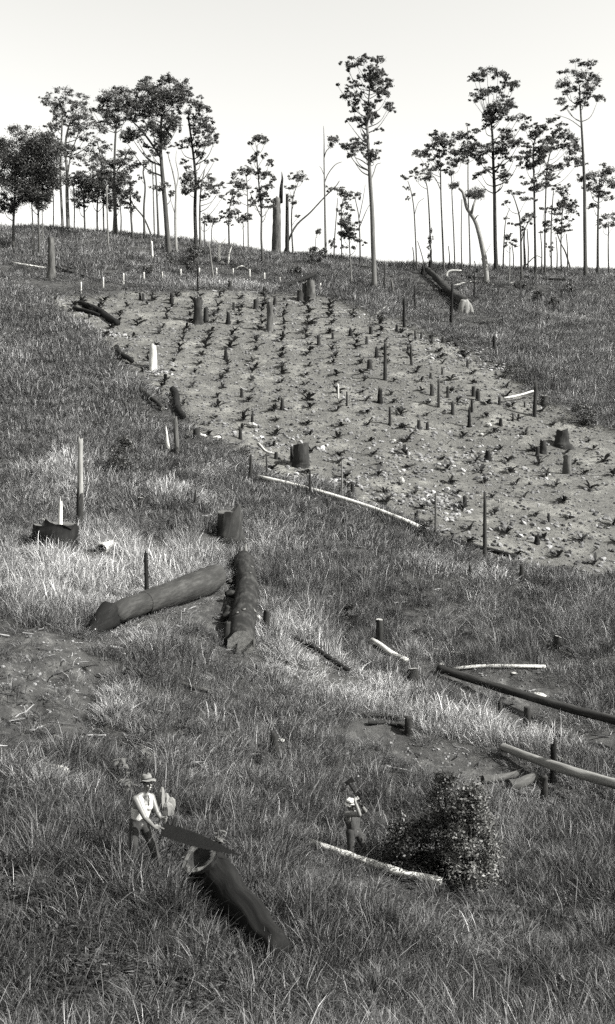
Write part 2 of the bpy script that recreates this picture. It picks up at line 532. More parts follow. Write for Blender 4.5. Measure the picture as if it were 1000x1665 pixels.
me.materials.append(M['ground'])
me.update(calc_edges=True)
gnd = bpy.data.objects.new('ground', me); COL.objects.link(gnd)
tag(gnd, 'steep grassy hillside with a pale tilled plot cut into it', kind='structure')

def h_grid(x, y):
    """height of the built ground sheet (bilinear in its own grid)"""
    x = np.atleast_1d(np.asarray(x, float)); y = np.atleast_1d(np.asarray(y, float))
    i = np.clip(np.searchsorted(xs, x) - 1, 0, nx - 2); j = np.clip(np.searchsorted(ys, y) - 1, 0, ny - 2)
    u = (x - xs[i]) / (xs[i + 1] - xs[i]); v = (y - ys[j]) / (ys[j + 1] - ys[j])
    return GZ[j, i] * (1 - u) * (1 - v) + GZ[j, i + 1] * u * (1 - v) + GZ[j + 1, i] * (1 - u) * v + GZ[j + 1, i + 1] * u * v
HF = h_grid

# ------------------------------------------------------------------ grass: tufts scattered over the hillside
def make_tuft(name, blades, radius, h0, h1, w, lean, seed):
    rr = random.Random(seed); V = []; F = []
    for _ in range(blades):
        a = rr.uniform(0, 6.283); r = radius * math.sqrt(rr.random())
        bx, by = r * math.cos(a), r * math.sin(a)
        da = a + rr.uniform(-1.1, 1.1); hh = rr.uniform(h0, h1); ln = rr.uniform(0.15, 1.0) * lean * hh
        dx, dy = math.cos(da), math.sin(da)
        fa = rr.uniform(0, 3.14); sx, sy = math.cos(fa) * w * rr.uniform(0.6, 1.3), math.sin(fa) * w * rr.uniform(0.6, 1.3)
        s = len(V); droop = rr.uniform(0.0, 0.55) if rr.random() < 0.55 else 0
        for t, ww in ((0, 0.8), (0.45, 1.0), (0.8, 0.7)):
            z = hh * (t - droop * t ** 4 * 0.4) - 0.06 * (t == 0); o = ln * t ** 1.9
            V.append((bx + dx * o - sx * ww / 2, by + dy * o - sy * ww / 2, z)); V.append((bx + dx * o + sx * ww / 2, by + dy * o + sy * ww / 2, z))
        o = ln * (1 + droop * 0.6); V.append((bx + dx * o, by + dy * o, hh * (1 - droop * 0.45)))
        F += [(s, s + 1, s + 3, s + 2), (s + 2, s + 3, s + 5, s + 4), (s + 4, s + 5, s + 6)]
    me = bpy.data.meshes.new(name); me.from_pydata(V, [], F); me.materials.append(M['grass']); me.update()
    return bpy.data.objects.new(name, me)

tufts = bpy.data.collections.new('tuft_source')
for k in range(6): tufts.objects.link(make_tuft('tuft_a%d' % k, 96, 0.42, 0.18, 0.74, 0.0115, 0.7, 100 + k))
for k in range(3): tufts.objects.link(make_tuft('tuft_b%d' % k, 24, 0.14, 0.5, 1.1, 0.012, 0.55, 200 + k))     # tall clump
for k in range(4): tufts.objects.link(make_tuft('tuft_c%d' % k, 84, 0.6, 0.22, 0.62, 0.024, 0.75, 300 + k))    # broader, for far slopes
def make_fern(name, seed, fronds, L):
    rr = random.Random(seed); V = []; F = []
    for k in range(fronds):
        a = 6.283 * k / fronds + rr.uniform(-0.4, 0.4); ll = L * rr.uniform(0.7, 1.15); dx, dy = math.cos(a), math.sin(a); up = rr.uniform(0.5, 1.1)
        for q in range(9):
            t = (q + 1) / 9.5; r = ll * t * 0.85; z = ll * up * (t - 0.62 * t * t) * 1.4; w = ll * 0.26 * (1 - t) ** 0.7 * (0.4 + 0.6 * min(1, t * 4)); h = ll * 0.035
            for sd in (-1, 1):
                s_ = len(V); px, py = dx * r, dy * r; qx, qy = px - dy * w * sd + dx * w * 0.35, py + dx * w * sd + dy * w * 0.35
                V += [(px - dx * h, py - dy * h, z), (px + dx * h, py + dy * h, z), (qx, qy, z - w * 0.35 + rr.uniform(-.01, .02))]; F.append((s_, s_ + 1, s_ + 2))
    me = bpy.data.meshes.new(name); me.from_pydata(V, [], F); me.materials.append(M['grass']); me.update()
    return bpy.data.objects.new(name, me)
for k in range(3): tufts.objects.link(make_fern('tuft_d%d' % k, 700 + k, 11, 0.5))                                # bracken among the grass
def make_broad(name, seed):
    rr = random.Random(seed); V = []; F = []
    for k in range(26):
        a = rr.uniform(0, 6.283); r = 0.22 * math.sqrt(rr.random()); z = rr.uniform(0.1, 0.55); d = rr.uniform(0, 6.283); L = rr.uniform(0.05, 0.12); w = L * 0.45; e = rr.uniform(-0.5, 0.6)
        c = (r * math.cos(a), r * math.sin(a), z); dx, dy = math.cos(d), math.sin(d); s_ = len(V)
        V += [c, (c[0] + dx * L * .5 - dy * w * .5, c[1] + dy * L * .5 + dx * w * .5, z + e * L * .5), (c[0] + dx * L, c[1] + dy * L, z + e * L), (c[0] + dx * L * .5 + dy * w * .5, c[1] + dy * L * .5 - dx * w * .5, z + e * L * .5)]; F.append((s_, s_ + 1, s_ + 2, s_ + 3))
    me = bpy.data.meshes.new(name); me.from_pydata(V, [], F); me.materials.append(M['grass']); me.update()
    return bpy.data.objects.new(name, me)
for k in range(2): tufts.objects.link(make_broad('tuft_d%d' % (k + 5), 750 + k))                                   # small broad-leaved weeds
for k in range(2): tufts.objects.link(make_tuft('tuft_e%d' % k, 9, 0.30, 0.75, 1.25, 0.008, 0.5, 600 + k))       # dry seed stalks
NTA, NTB, NTC, NTD, NTE = 6, 3, 4, 5, 2

CLEAR = []                              # (x0, y0, x1, y1, radius): kept free of tall grass in front of logs and people
def clear_px(x0, y0, x1, y1, r):
    a = ground(x0, y0); b_ = ground(x1, y1); CLEAR.append((a[0], a[1], b_[0], b_[1], r))

BRIGHT = [  # straw-dry stands of grass: pixel, half-size in metres across and up the slope, strength
    (120, 905, 2.6, 2.2, 1.0), (230, 925, 2.6, 2.0, 0.9), (70, 960, 2.0, 2.0, 0.8), (320, 905, 1.6, 1.5, 0.6), (180, 975, 2.0, 1.2, 0.8),
    (90, 755, 1.0, 3.0, 0.8), (120, 790, 0.9, 2.5, 0.6), (270, 800, 1.6, 1.2, 0.8), (320, 812, 1.4, 1.0, 0.5), (425, 880, 1.0, 1.6, 0.7), (350, 765, 0.8, 1.6, 0.6),
    (450, 1010, 1.4, 1.4, 0.8), (500, 1065, 1.3, 1.3, 0.8), (560, 1105, 1.6, 1.3, 0.9), (620, 1130, 1.8, 1.1, 0.8), (480, 1100, 1.5, 1.0, 0.5),
    (680, 1060, 0.9, 0.9, 0.6), (700, 915, 1.3, 1.3, 0.7), (790, 935, 1.2, 0.8, 0.8), (740, 1175, 1.8, 1.0, 0.9), (810, 1180, 1.4, 0.9, 0.8), (890, 1195, 1.5, 0.9, 0.9),
    (220, 1035, 0.9, 0.8, 0.9), (180, 1150, 0.5, 0.9, 0.9), (200, 1110, 0.6, 0.8, 0.5), (70, 1270, 0.9, 0.8, 0.6), (760, 1000, 1.4, 1.0, 0.4), (880, 1290, 1.2, 0.8, 0.4), (760, 1540, 0.9, 0.8, 0.45), (360, 995, 0.8, 1.0, 0.5),
    (250, 580, 2.5, 1.0, 0.4), (120, 500, 2.0, 1.5, 0.5), (330, 465, 5.0, 1.6, 0.35), (380, 462, 4.0, 1.5, 0.4)]
DARK = [(100, 1340, 1.3, 1.2, 0.5), (180, 1085, 1.6, 0.8, 0.35), (700, 1010, 3.0, 1.4, 0.25), (60, 735, 1.2, 1.2, 0.5), (420, 950, 1.0, 1.6, 0.3), (650, 1320, 1.5, 0.8, 0.3), (300, 1130, 1.6, 0.8, 0.3),
        (250, 590, 4.0, 1.6, 0.2), (690, 600, 2.0, 1.5, 0.3), (850, 610, 5, 2.5, 0.3), (110, 430, 8, 5, 0.25), (500, 435, 7, 4, 0.3)]
def blobs(lst):
    return [(ground(px, py)[0], ground(px, py)[1], rx, ry, s) for px, py, rx, ry, s in lst]

def scatter_grass():
    BR, DK = blobs(BRIGHT), blobs(DARK)
    bands = [(9, 20, 17, 0), (20, 30, 15, 0), (30, 45, 11, 0), (45, 65, 6.5, 1), (65, 95, 3.7, 2), (95, 128, 2.3, 2), (128, 172, 1.3, 2)]
    P, ROT, SCL, IDX, TON = [], [], [], [], []
    for y0, y1, dens, kind in bands:
        hw = 0.335 * y1 + 4
        n = int(dens * (y1 - y0) * 2 * hw)
        x = RNG.uniform(-hw, hw, n); y = RNG.uniform(y0, y1, n)
        keep = np.abs(x) < 0.335 * y + 4
        x, y = x[keep], y[keep]
        pd = plot_d(x, y); qd = patch_d(x, y)
        u = RNG.random(len(x))
        keep = (u > sstep(-0.5, 0.35, pd) * 1.02) & (u > sstep(-0.5, 0.25, qd) * np.where(x < -5, 0.80, 0.95))
        x, y, pd, qd = x[keep], y[keep], pd[keep], qd[keep]
        hgt = 0.62 + 0.75 * fbm(x / 4.0, y / 4.0, 61, 3) + 0.5 * (vnoise(x / 0.7, y / 0.7, 66) - 0.5)
        hgt *= np.where(y > 60, 0.85, np.where(y > 34, 0.76, 0.64))
        hgt *= 1 - 0.45 * sstep(-1.0, 0.0, np.maximum(pd, qd))
        for (ax, ay, bx, by, r) in CLEAR:
            ab = np.array([bx - ax, by - ay]); t = np.clip(((x - ax) * ab[0] + (y - ay) * ab[1]) / (ab @ ab + 1e-9), 0, 1)
            d = np.hypot(x - ax - t * ab[0], y - ay - t * ab[1])
            hgt *= 0.30 + 0.70 * sstep(r * 0.75, r * 1.15, d)
        gap = sstep(0.30, 0.42, fbm(x / 1.5, y / 1.5, 131, 3))               # matted hollows between the stands
        hgt *= 0.45 + 0.55 * gap
        hgt *= 0.15 + 0.85 * sstep(0.15, 0.6, trench_d(x, y))
        kk = np.clip(y / 60, 0.5, 1.5)
        tone = 0.085 + 0.10 * fbm(x / (6 * kk), y / (6 * kk), 71, 4) + 0.12 * (vnoise(x / (1.1 * kk), y / (1.1 * kk), 77) - 0.5) + RNG.normal(0, 0.03, len(x))
        dry = fbm(x / 2.6, y / 2.6, 83, 4)
        tone += 0.10 * sstep(0.55, 0.75, dry)
        nse = 0.55 + 0.9 * fbm(x / 0.9, y / 0.9, 87, 3)
        for cx, cy, rx, ry, s in BR:
            q = ((x - cx) / rx) ** 2 + ((y - cy) / ry) ** 2
            tone += 0.48 * s * np.exp(-q * 0.9) * nse
        for cx, cy, rx, ry, s in DK:
            q = ((x - cx) / rx) ** 2 + ((y - cy) / ry) ** 2
            tone *= 1 - s * np.exp(-q * 0.8)
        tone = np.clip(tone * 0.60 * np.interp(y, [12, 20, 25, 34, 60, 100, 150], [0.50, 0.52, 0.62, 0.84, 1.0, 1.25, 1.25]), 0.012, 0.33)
        m = len(x)
        idx = RNG.integers(0, NTA, m)
        tall = RNG.random(m) < 0.10 + 0.25 * (dry > 0.6)
        idx = np.where(tall, NTA + RNG.integers(0, NTB, m), idx)
        if kind == 1: idx = np.where(RNG.random(m) < 0.6, NTA + NTB + RNG.integers(0, NTC, m), idx)
        if kind == 2: idx = NTA + NTB + RNG.integers(0, NTC, m)
        bra = (fbm(x / 2.3, y / 2.3, 93, 3) > 0.545) & (RNG.random(m) < 0.6) & (tone < 0.085)
        idx = np.where(bra, NTA + NTB + NTC + RNG.integers(0, NTD, m), idx); tone = np.where(bra, tone * 0.55, tone)
        stk = (RNG.random(m) < 0.12) & ~bra
        idx = np.where(stk, NTA + NTB + NTC + NTD + RNG.integers(0, NTE, m), idx); tone = np.where(stk, tone * 1.8 + 0.05, tone)
        wide = 1.0 if kind == 0 else (1.15 if kind == 1 else 1.5)
        sc = RNG.uniform(0.75, 1.25, m)
        P.append(np.stack([x, y, h_grid(x, y) - 0.02], 1))
        SCL.append(np.stack([sc * wide, sc * wide, sc * hgt * (1.0 if kind < 2 else 1.05)], 1))
        ROT.append(np.stack([RNG.normal(0, 0.13, m), RNG.normal(0.03, 0.13, m), RNG.uniform(0, 6.283, m)], 1))
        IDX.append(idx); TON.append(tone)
    P = np.concatenate(P); SCL = np.concatenate(SCL); ROT = np.concatenate(ROT); IDX = np.concatenate(IDX); TON = np.concatenate(TON)
    n = len(P); print('grass tufts', n)
    me = bpy.data.meshes.new('grass'); me.vertices.add(n); me.vertices.foreach_set('co', P.astype(np.float32).ravel())
    for nm, ty, key, arr in (('rot', 'FLOAT_VECTOR', 'vector', ROT), ('scl', 'FLOAT_VECTOR', 'vector', SCL), ('idx', 'INT', 'value', IDX), ('tone', 'FLOAT', 'value', TON)):
        a_ = me.attributes.new(nm, ty, 'POINT')
        a_.data.foreach_set(key, arr.astype(np.int32 if ty == 'INT' else np.float32).ravel())
    return scatter_object('grass', me, tufts, M['grass'])

def scatter_object(name, me, coll, mat):
    me.materials.append(mat)
    o = bpy.data.objects.new(name, me); COL.objects.link(o)
    g = bpy.data.node_groups.new(name + '_scatter', 'GeometryNodeTree')
    g.interface.new_socket('Geometry', in_out='INPUT', socket_type='NodeSocketGeometry')
    g.interface.new_socket('Geometry', in_out='OUTPUT', socket_type='NodeSocketGeometry')
    N = g.nodes; L = g.links
    gi = N.new('NodeGroupInput'); go = N.new('NodeGroupOutput')
    ci = N.new('GeometryNodeCollectionInfo'); ci.inputs['Collection'].default_value = coll
    ci.inputs['Separate Children'].default_value = True; ci.inputs['Reset Children'].default_value = True
    ip = N.new('GeometryNodeInstanceOnPoints'); ip.inputs['Pick Instance'].default_value = True
    def named(nm, ty):
        q = N.new('GeometryNodeInputNamedAttribute'); q.data_type = ty; q.inputs['Name'].default_value = nm
        return q.outputs['Attribute']
    e2r = N.new('FunctionNodeEulerToRotation')
    L.new(gi.outputs[0], ip.inputs['Points']); L.new(ci.outputs[0], ip.inputs['Instance'])
    L.new(named('idx', 'INT'), ip.inputs['Instance Index'])
    L.new(named('rot', 'FLOAT_VECTOR'), e2r.inputs[0]); L.new(e2r.outputs[0], ip.inputs['Rotation'])
    L.new(named('scl', 'FLOAT_VECTOR'), ip.inputs['Scale'])
    L.new(ip.outputs[0], go.inputs[0])
    md = o.modifiers.new('scatter', 'NODES'); md.node_group = g
    return o

# (the men's ground and the faces of the big logs stay readable through shorter grass)
clear_px(300, 1425, 455, 1565, 0.5)
clear_px(305, 1420, 330, 1440, 0.6)
clear_px(500, 1408, 710, 1478, 0.8)
clear_px(500, 1430, 710, 1500, 0.7)
clear_px(390, 1072, 398, 930, 0.8)
clear_px(360, 1070, 420, 1075, 0.7)
clear_px(150, 1040, 345, 975, 0.75)
clear_px(345, 884, 400, 886, 0.8)
clear_px(40, 893, 130, 895, 0.7)
clear_px(720, 1105, 960, 1200, 0.5)
clear_px(820, 1245, 960, 1312, 0.5)
clear_px(600, 1055, 662, 1088, 0.4)
clear_px(735, 1097, 880, 1096, 0.4)
clear_px(590, 1182, 668, 1192, 0.5)
clear_px(430, 795, 690, 876, 0.4)
clear_px(158, 908, 175, 912, 0.8)
clear_px(480, 1052, 570, 1108, 0.5)
clear_px(190, 595, 212, 600, 1.2)
clear_px(225, 660, 262, 680, 1.4)
clear_px(277, 665, 300, 690, 1.4)
clear_px(265, 742, 295, 745, 1.0)
clear_px(300, 718, 360, 722, 1.0)
clear_px(180, 570, 300, 680, 0.8)
clear_px(740, 520, 780, 520, 1.5)
clear_px(455, 482, 515, 492, 1.2)
clear_px(60, 462, 165, 468, 3.0)
clear_px(305, 432, 410, 450, 3.5)
clear_px(685, 450, 780, 525, 2.5)
clear_px(725, 462, 870, 470, 3.0)
clear_px(20, 438, 75, 444, 2.0)
clear_px(850, 1190, 864, 1192, 0.5)
clear_px(800, 1165, 815, 1167, 0.5)
clear_px(893, 1280, 908, 1282, 0.6)
clear_px(880, 1308, 892, 1310, 0.6)
clear_px(610, 1052, 622, 1052, 0.5)
clear_px(662, 1114, 680, 1114, 0.5)
clear_px(900, 1064, 915, 1064, 0.5)
clear_px(440, 1232, 460, 1232, 0.4)
clear_px(70, 1265, 110, 1272, 0.5)
clear_px(222, 828, 234, 828, 0.5)
clear_px(785, 1285, 870, 1288, 0.4)
clear_px(650, 1430, 760, 1450, 0.6)
clear_px(255, 1330, 280, 1330, 0.35)
grass = scatter_grass()
tag(grass, 'tall rough grass, dark and straw coloured, covering the hillside', 'grass', kind='stuff')

# ------------------------------------------------------------------ rubble: clods and small stones in the tilled plot
def make_clod(name, seed):
    rr = random.Random(seed); V = []; F = []
    phi = (1 + 5 ** 0.5) / 2
    base = [(-1, phi, 0), (1, phi, 0), (-1, -phi, 0), (1, -phi, 0), (0, -1, phi), (0, 1, phi), (0, -1, -phi), (0, 1, -phi), (phi, 0, -1), (phi, 0, 1), (-phi, 0, -1), (-phi, 0, 1)]
    for p in base:
        k = rr.uniform(0.6, 1.15) / 1.9; V.append((p[0] * k * 1.1, p[1] * k, p[2] * k * 0.65))
    F = [(0, 11, 5), (0, 5, 1), (0, 1, 7), (0, 7, 10), (0, 10, 11), (1, 5, 9), (5, 11, 4), (11, 10, 2), (10, 7, 6), (7, 1, 8), (3, 9, 4), (3, 4, 2), (3, 2, 6), (3, 6, 8), (3, 8, 9), (4, 9, 5), (2, 4, 11), (6, 2, 10), (8, 6, 7), (9, 8, 1)]
    me = bpy.data.meshes.new(name); me.from_pydata(V, [], F); me.materials.append(M['clod']); me.update()
    return bpy.data.objects.new(name, me)
m, n, l, b = newmat('soil_clods'); M['clod'] = m
a = n.new('ShaderNodeAttribute'); a.attribute_type = 'INSTANCER'; a.attribute_name = 'tone'
cc = n.new('ShaderNodeCombineColor')
for k in range(3): l.new(a.outputs['Fac'], cc.inputs[k])
l.new(cc.outputs[0], b.inputs['Base Color']); b.inputs['Roughness'].default_value = 0.95
clods = bpy.data.collections.new('clod_source')
for k in range(5): clods.objects.link(make_clod('clod%d' % k, 400 + k))

def scatter_rubble():
    n = 60000
    x = RNG.uniform(-34, 34, n); y = RNG.uniform(44, 118, n)
    keep = (plot_d(x, y) > -0.2) & (np.abs(x) < 0.33 * y + 3)
    x, y = x[keep], y[keep]
    n1 = len(x)
    s = 0.03 + 0.14 * RNG.random(n1) ** 4
    tone = np.clip(RNG.normal(0.10, 0.045, n1), 0.02, 0.4)
    # stonier pockets
    X, Y, Sx, T = [x], [y], [s], [tone]
    for px, py, rx, ry, k in ((700, 815, 1.8, 2.0, 260), (560, 780, 3.0, 3.0, 160), (770, 570, 4.0, 2.5, 260), (820, 600, 2.5, 3.0, 240), (720, 550, 5.0, 2.0, 160), (620, 508, 4.0, 1.5, 90), (690, 730, 5.0, 4.0, 200), (860, 870, 4.0, 3.0, 160), (450, 715, 3.0, 2.0, 120),
                           (255, 602, 1.0, 1.0, 90), (175, 545, 2.0, 1.5, 80), (760, 760, 5.0, 4.0, 150)):
        g = ground(px, py)
        xx = RNG.normal(g[0], rx * 0.6, k); yy = RNG.normal(g[1], ry * 0.6, k)
        X.append(xx); Y.append(yy); Sx.append(0.06 + 0.16 * RNG.random(k) ** 2.5); T.append(np.clip(RNG.normal(0.17, 0.09, k), 0.04, 0.5))
    for px, py, rx, ry, k in ((80, 1100, 2.2, 3.0, 900), (720, 1225, 2.0, 1.0, 300), (820, 1115, 2.5, 1.0, 350)):
        g = ground(px, py)
        xx = RNG.normal(g[0], rx * 0.6, k); yy = RNG.normal(g[1], ry * 0.6, k)
        X.append(xx); Y.append(yy); Sx.append(0.012 + 0.06 * RNG.random(k) ** 3); T.append(np.clip(RNG.normal(0.12, 0.06, k), 0.03, 0.35))
    x = np.concatenate(X); y = np.concatenate(Y); s = np.concatenate(Sx); tone = np.concatenate(T); n = len(x)
    me = bpy.data.meshes.new('soil_rubble'); me.vertices.add(n)
    me.vertices.foreach_set('co', np.stack([x, y, h_grid(x, y) + s * 0.1], 1).astype(np.float32).ravel())
    for nm, ty, key, arr in (('rot', 'FLOAT_VECTOR', 'vector', RNG.uniform(0, 6.28, (n, 3)) * np.array([0.1, 0.1, 1])), ('scl', 'FLOAT_VECTOR', 'vector', np.stack([s, s, s], 1)),
                             ('idx', 'INT', 'value', RNG.integers(0, 5, n)), ('tone', 'FLOAT', 'value', tone * 0.75)):
        a_ = me.attributes.new(nm, ty, 'POINT'); a_.data.foreach_set(key, arr.astype(np.int32 if ty == 'INT' else np.float32).ravel())
    return scatter_object('soil_rubble', me, clods, M['clod'])
rub = scatter_rubble()
tag(rub, 'loose clods and small stones lying over the tilled plot and trodden patches', 'rubble', kind='stuff')

# ------------------------------------------------------------------ litter: twigs and splinters left from the clearing
def make_twig(name, seed):
    rr = random.Random(seed); mb = MB(); P = [np.array([-0.5 + 0.25 * i, rr.uniform(-.06, .06), rr.uniform(0, .05)]) for i in range(5)]
    tube(mb, P, [0.035, 0.035, 0.03, 0.026, 0.016], 5, 0.15, seed)
    if seed % 2: tube(mb, [P[2], P[2] + np.array([0.15, 0.2, 0.1])], [0.02, 0.01], 4, 0.1, seed)
    me = bpy.data.meshes.new(name); me.from_pydata([tuple(v) for v in mb.v], [], mb.f); me.materials.append(M['clod']); me.update()
    return bpy.data.objects.new(name, me)
twigs = bpy.data.collections.new('twig_source')
for k in range(4): twigs.objects.link(make_twig('twig%d' % k, 430 + k))
def scatter_litter():
    X, Y, Sx, T = [], [], [], []
    n = 2600; x = RNG.uniform(-34, 34, n); y = RNG.uniform(44, 118, n); k_ = (plot_d(x, y) > -0.6) & (np.abs(x) < 0.33 * y + 3); x, y = x[k_], y[k_]
    X.append(x); Y.append(y); Sx.append(0.25 + 0.6 * RNG.random(len(x)) ** 2); T.append(np.where(RNG.random(len(x)) < 0.35, RNG.uniform(0.18, 0.4, len(x)), RNG.uniform(0.01, 0.06, len(x))))
    for (ax, ay), (bx, by) in zip(PLOT, PLOT[1:] + PLOT[:1]):          # raked to the edges of the plot
        m_ = int(math.hypot(bx - ax, by - ay) * 4); t = RNG.random(m_)
        X.append(ax + (bx - ax) * t + RNG.normal(0, 0.7, m_)); Y.append(ay + (by - ay) * t + RNG.normal(0, 0.7, m_)); Sx.append(0.4 + 0.9 * RNG.random(m_) ** 2); T.append(np.where(RNG.random(m_) < 0.4, RNG.uniform(0.15, 0.35, m_), RNG.uniform(0.01, 0.05, m_)))
    n = 900; y = RNG.uniform(24, 48, n); x = RNG.uniform(-1, 1, n) * (0.32 * y + 2)
    X.append(x); Y.append(y); Sx.append(0.3 + 0.6 * RNG.random(n) ** 2); T.append(np.where(RNG.random(n) < 0.4, RNG.uniform(0.12, 0.35, n), RNG.uniform(0.01, 0.05, n)))
    x = np.concatenate(X); y = np.concatenate(Y); s = np.concatenate(Sx); tone = np.concatenate(T); n = len(x)
    me = bpy.data.meshes.new('stick_litter'); me.vertices.add(n)
    me.vertices.foreach_set('co', np.stack([x, y, h_grid(x, y) + 0.03], 1).astype(np.float32).ravel())
    for nm, ty, key, arr in (('rot', 'FLOAT_VECTOR', 'vector', np.stack([RNG.normal(0, .2, n), RNG.normal(0, .25, n), RNG.uniform(0, 6.28, n)], 1)), ('scl', 'FLOAT_VECTOR', 'vector', np.stack([s, s, s], 1)), ('idx', 'INT', 'value', RNG.integers(0, 4, n)), ('tone', 'FLOAT', 'value', tone * 0.75)):
        a_ = me.attributes.new(nm, ty, 'POINT'); a_.data.foreach_set(key, arr.astype(np.int32 if ty == 'INT' else np.float32).ravel())
    return scatter_object('stick_litter', me, twigs, M['clod'])
tag(scatter_litter(), 'broken twigs and splinters littering the plot and its edges', 'litter', kind='stuff')

# ------------------------------------------------------------------ the young plants set out in rows in the plot
def make_plant_mesh(seed, big):
    rr = random.Random(seed); V = []; F = []
    nl = rr.randint(6, 11)
    for k in range(nl):
        a = 6.283 * k / nl + rr.uniform(-0.3, 0.3); L = rr.uniform(0.32, 0.66) * big; up = rr.uniform(0.25, 1.1); w = rr.uniform(0.055, 0.10)
        dx, dy = math.cos(a), math.sin(a); s = len(V)
        for t, ww in ((0, 0.4), (0.35, 1.0), (0.7, 0.8), (1.0, 0.1)):
            r = L * t * (1.0 - 0.15 * up); z = 0.05 + L * up * (t - 0.62 * t * t) * 1.5
            V.append((dx * r - dy * w * ww, dy * r + dx * w * ww, z)); V.append((dx * r + dy * w * ww, dy * r - dx * w * ww, z + 0.02))
        for q in range(3): F.append((s + 2 * q, s + 2 * q + 1, s + 2 * q + 3, s + 2 * q + 2))
    s = len(V)
    for q in range(5):
        a = 6.283 * q / 5; V.append((0.05 * math.cos(a), 0.05 * math.sin(a), -0.1)); V.append((0.03 * math.cos(a), 0.03 * math.sin(a), 0.2))
    for q in range(5): F.append((s + 2 * q, s + 2 * ((q + 1) % 5), s + 2 * ((q + 1) % 5) + 1, s + 2 * q + 1))
    me = bpy.data.meshes.new('plot_plant'); me.from_pydata(V, [], F); me.materials.append(M['plant_leaf']); me.update()
    return me

plant_meshes = [make_plant_mesh(500 + k, 0.85 + 0.07 * (k % 5)) for k in range(10)]
STUMP_XY = []                            # filled by the stumps so that no plant stands in one

def place_plants():
    rr = random.Random(77); spots = []
    sx, sy = 2.12, 2.35
    for i in range(-20, 21):
        for j in range(0, 34):
            x = i * sx + rr.uniform(-1, 1) * 0.22; y = 46 + j * sy + rr.uniform(-0.4, 0.4)
            x += 0.012 * (y - 80) * i * 0.35
            if rr.random() < 0.06: continue
            spots.append((x, y))
    S_ = np.array(spots)
    ok = (plot_d(S_[:, 0], S_[:, 1]) > 0.5) & (np.abs(S_[:, 0]) < 0.305 * S_[:, 1])
    S_ = S_[ok]
    if STUMP_XY:
        T = np.array(STUMP_XY); S_ = S_[np.min(np.hypot(S_[:, None, 0] - T[None, :, 0], S_[:, None, 1] - T[None, :, 1]), 1) > 0.55]
    S_ = S_[np.argsort(S_[:, 1])]
    z = h_grid(S_[:, 0], S_[:, 1])
    print('plot plants', len(S_))
    for k in range(min(295, len(S_))):
        o = bpy.data.objects.new('plot_plant', plant_meshes[rr.randrange(10)])
        o.location = (S_[k, 0], S_[k, 1], z[k]); o.rotation_euler = (rr.gauss(0, 0.15), rr.gauss(0, 0.15), rr.uniform(0, 6.28)); s = rr.uniform(0.85, 1.35) * (1.2 if S_[k, 1] > 85 else 1.0)
        o.scale = (s, s, s * rr.uniform(0.9, 1.2)); COL.objects.link(o)
        tag(o, 'small dark leafy young plant set in the rows of the bare tilled plot', 'plant', 'young plants in the tilled plot')
    if len(S_) > 295:
        V = []; F = []
        for k in range(295, len(S_)):
            src = plant_meshes[rr.randrange(10)]; a = rr.uniform(0, 6.28); s = len(V); sc = rr.uniform(0.8, 1.2)
            for v in src.vertices:
                V.append((S_[k, 0] + sc * (v.co.x * math.cos(a) - v.co.y * math.sin(a)), S_[k, 1] + sc * (v.co.x * math.sin(a) + v.co.y * math.cos(a)), z[k] + sc * v.co.z))
            for f in src.polygons: F.append([s + i for i in f.vertices])
        me = bpy.data.meshes.new('far_plot_plants'); me.from_pydata(V, [], F); me.materials.append(M['plant_leaf']); me.update()
        o = bpy.data.objects.new('distant_plot_plants', me); COL.objects.link(o)
        tag(o, 'smallest far plants at the upper edge of the tilled plot', 'plants', kind='stuff')

# ------------------------------------------------------------------ stumps, posts, logs
LAND = [  # things one can find in the photograph, for telling the small stubs apart
    (322, 505, 'the big split stump high in the plot'), (438, 515, 'the pale-edged tall stump in the plot'), (249, 580, 'the white stump at the plot edge'),
    (489, 740, 'the broad black stump at the foot of the plot'), (626, 590, 'the tall tapering post in mid plot'), (713, 640, 'the thin dark post in the right of the plot'),
    (870, 650, 'the spire-topped post beside the white pole'), (914, 712, 'the wide low stump at the plot right side'), (500, 475, 'the stump cluster on the upper plot edge'),
    (657, 510, 'the black post on the upper right plot edge'), (788, 860, 'the tallest post at the plot foot'), (708, 840, 'the slim pale post at the plot foot'), (653, 780, 'the white boulder in the plot'),
    (550, 825, 'the long white pole on the grass'), (375, 850, 'the broad sawn stump in the grass'), (800, 500, 'the upturned pale root'), (602, 592, 'the squat stump in mid plot')]
USED = set()

def auto_label(desc, px, py):
    c = sorted(LAND, key=lambda q: math.hypot(q[0] - px, q[1] - py))
    for q in c[:6]:
        dx, dy = px - q[0], py - q[1]; d = math.hypot(dx, dy)
        if d < 6: continue
        v = 'above' if dy < 0 else 'below'; hz = 'left' if dx < 0 else 'right'
        if abs(dx) > 2.2 * abs(dy): w = hz + ' of'
        elif abs(dy) > 2.2 * abs(dx): w = v
        else: w = v + ' and ' + hz + ' of'
        near = 'just ' if d < 45 else ('well ' if d > 95 else '')
        t = '%s %s%s %s' % (desc, near, w, q[2])
        t = ' '.join(t.split()[:16])
        if t not in USED:
            USED.add(t); return t
    USED.add(t); return t

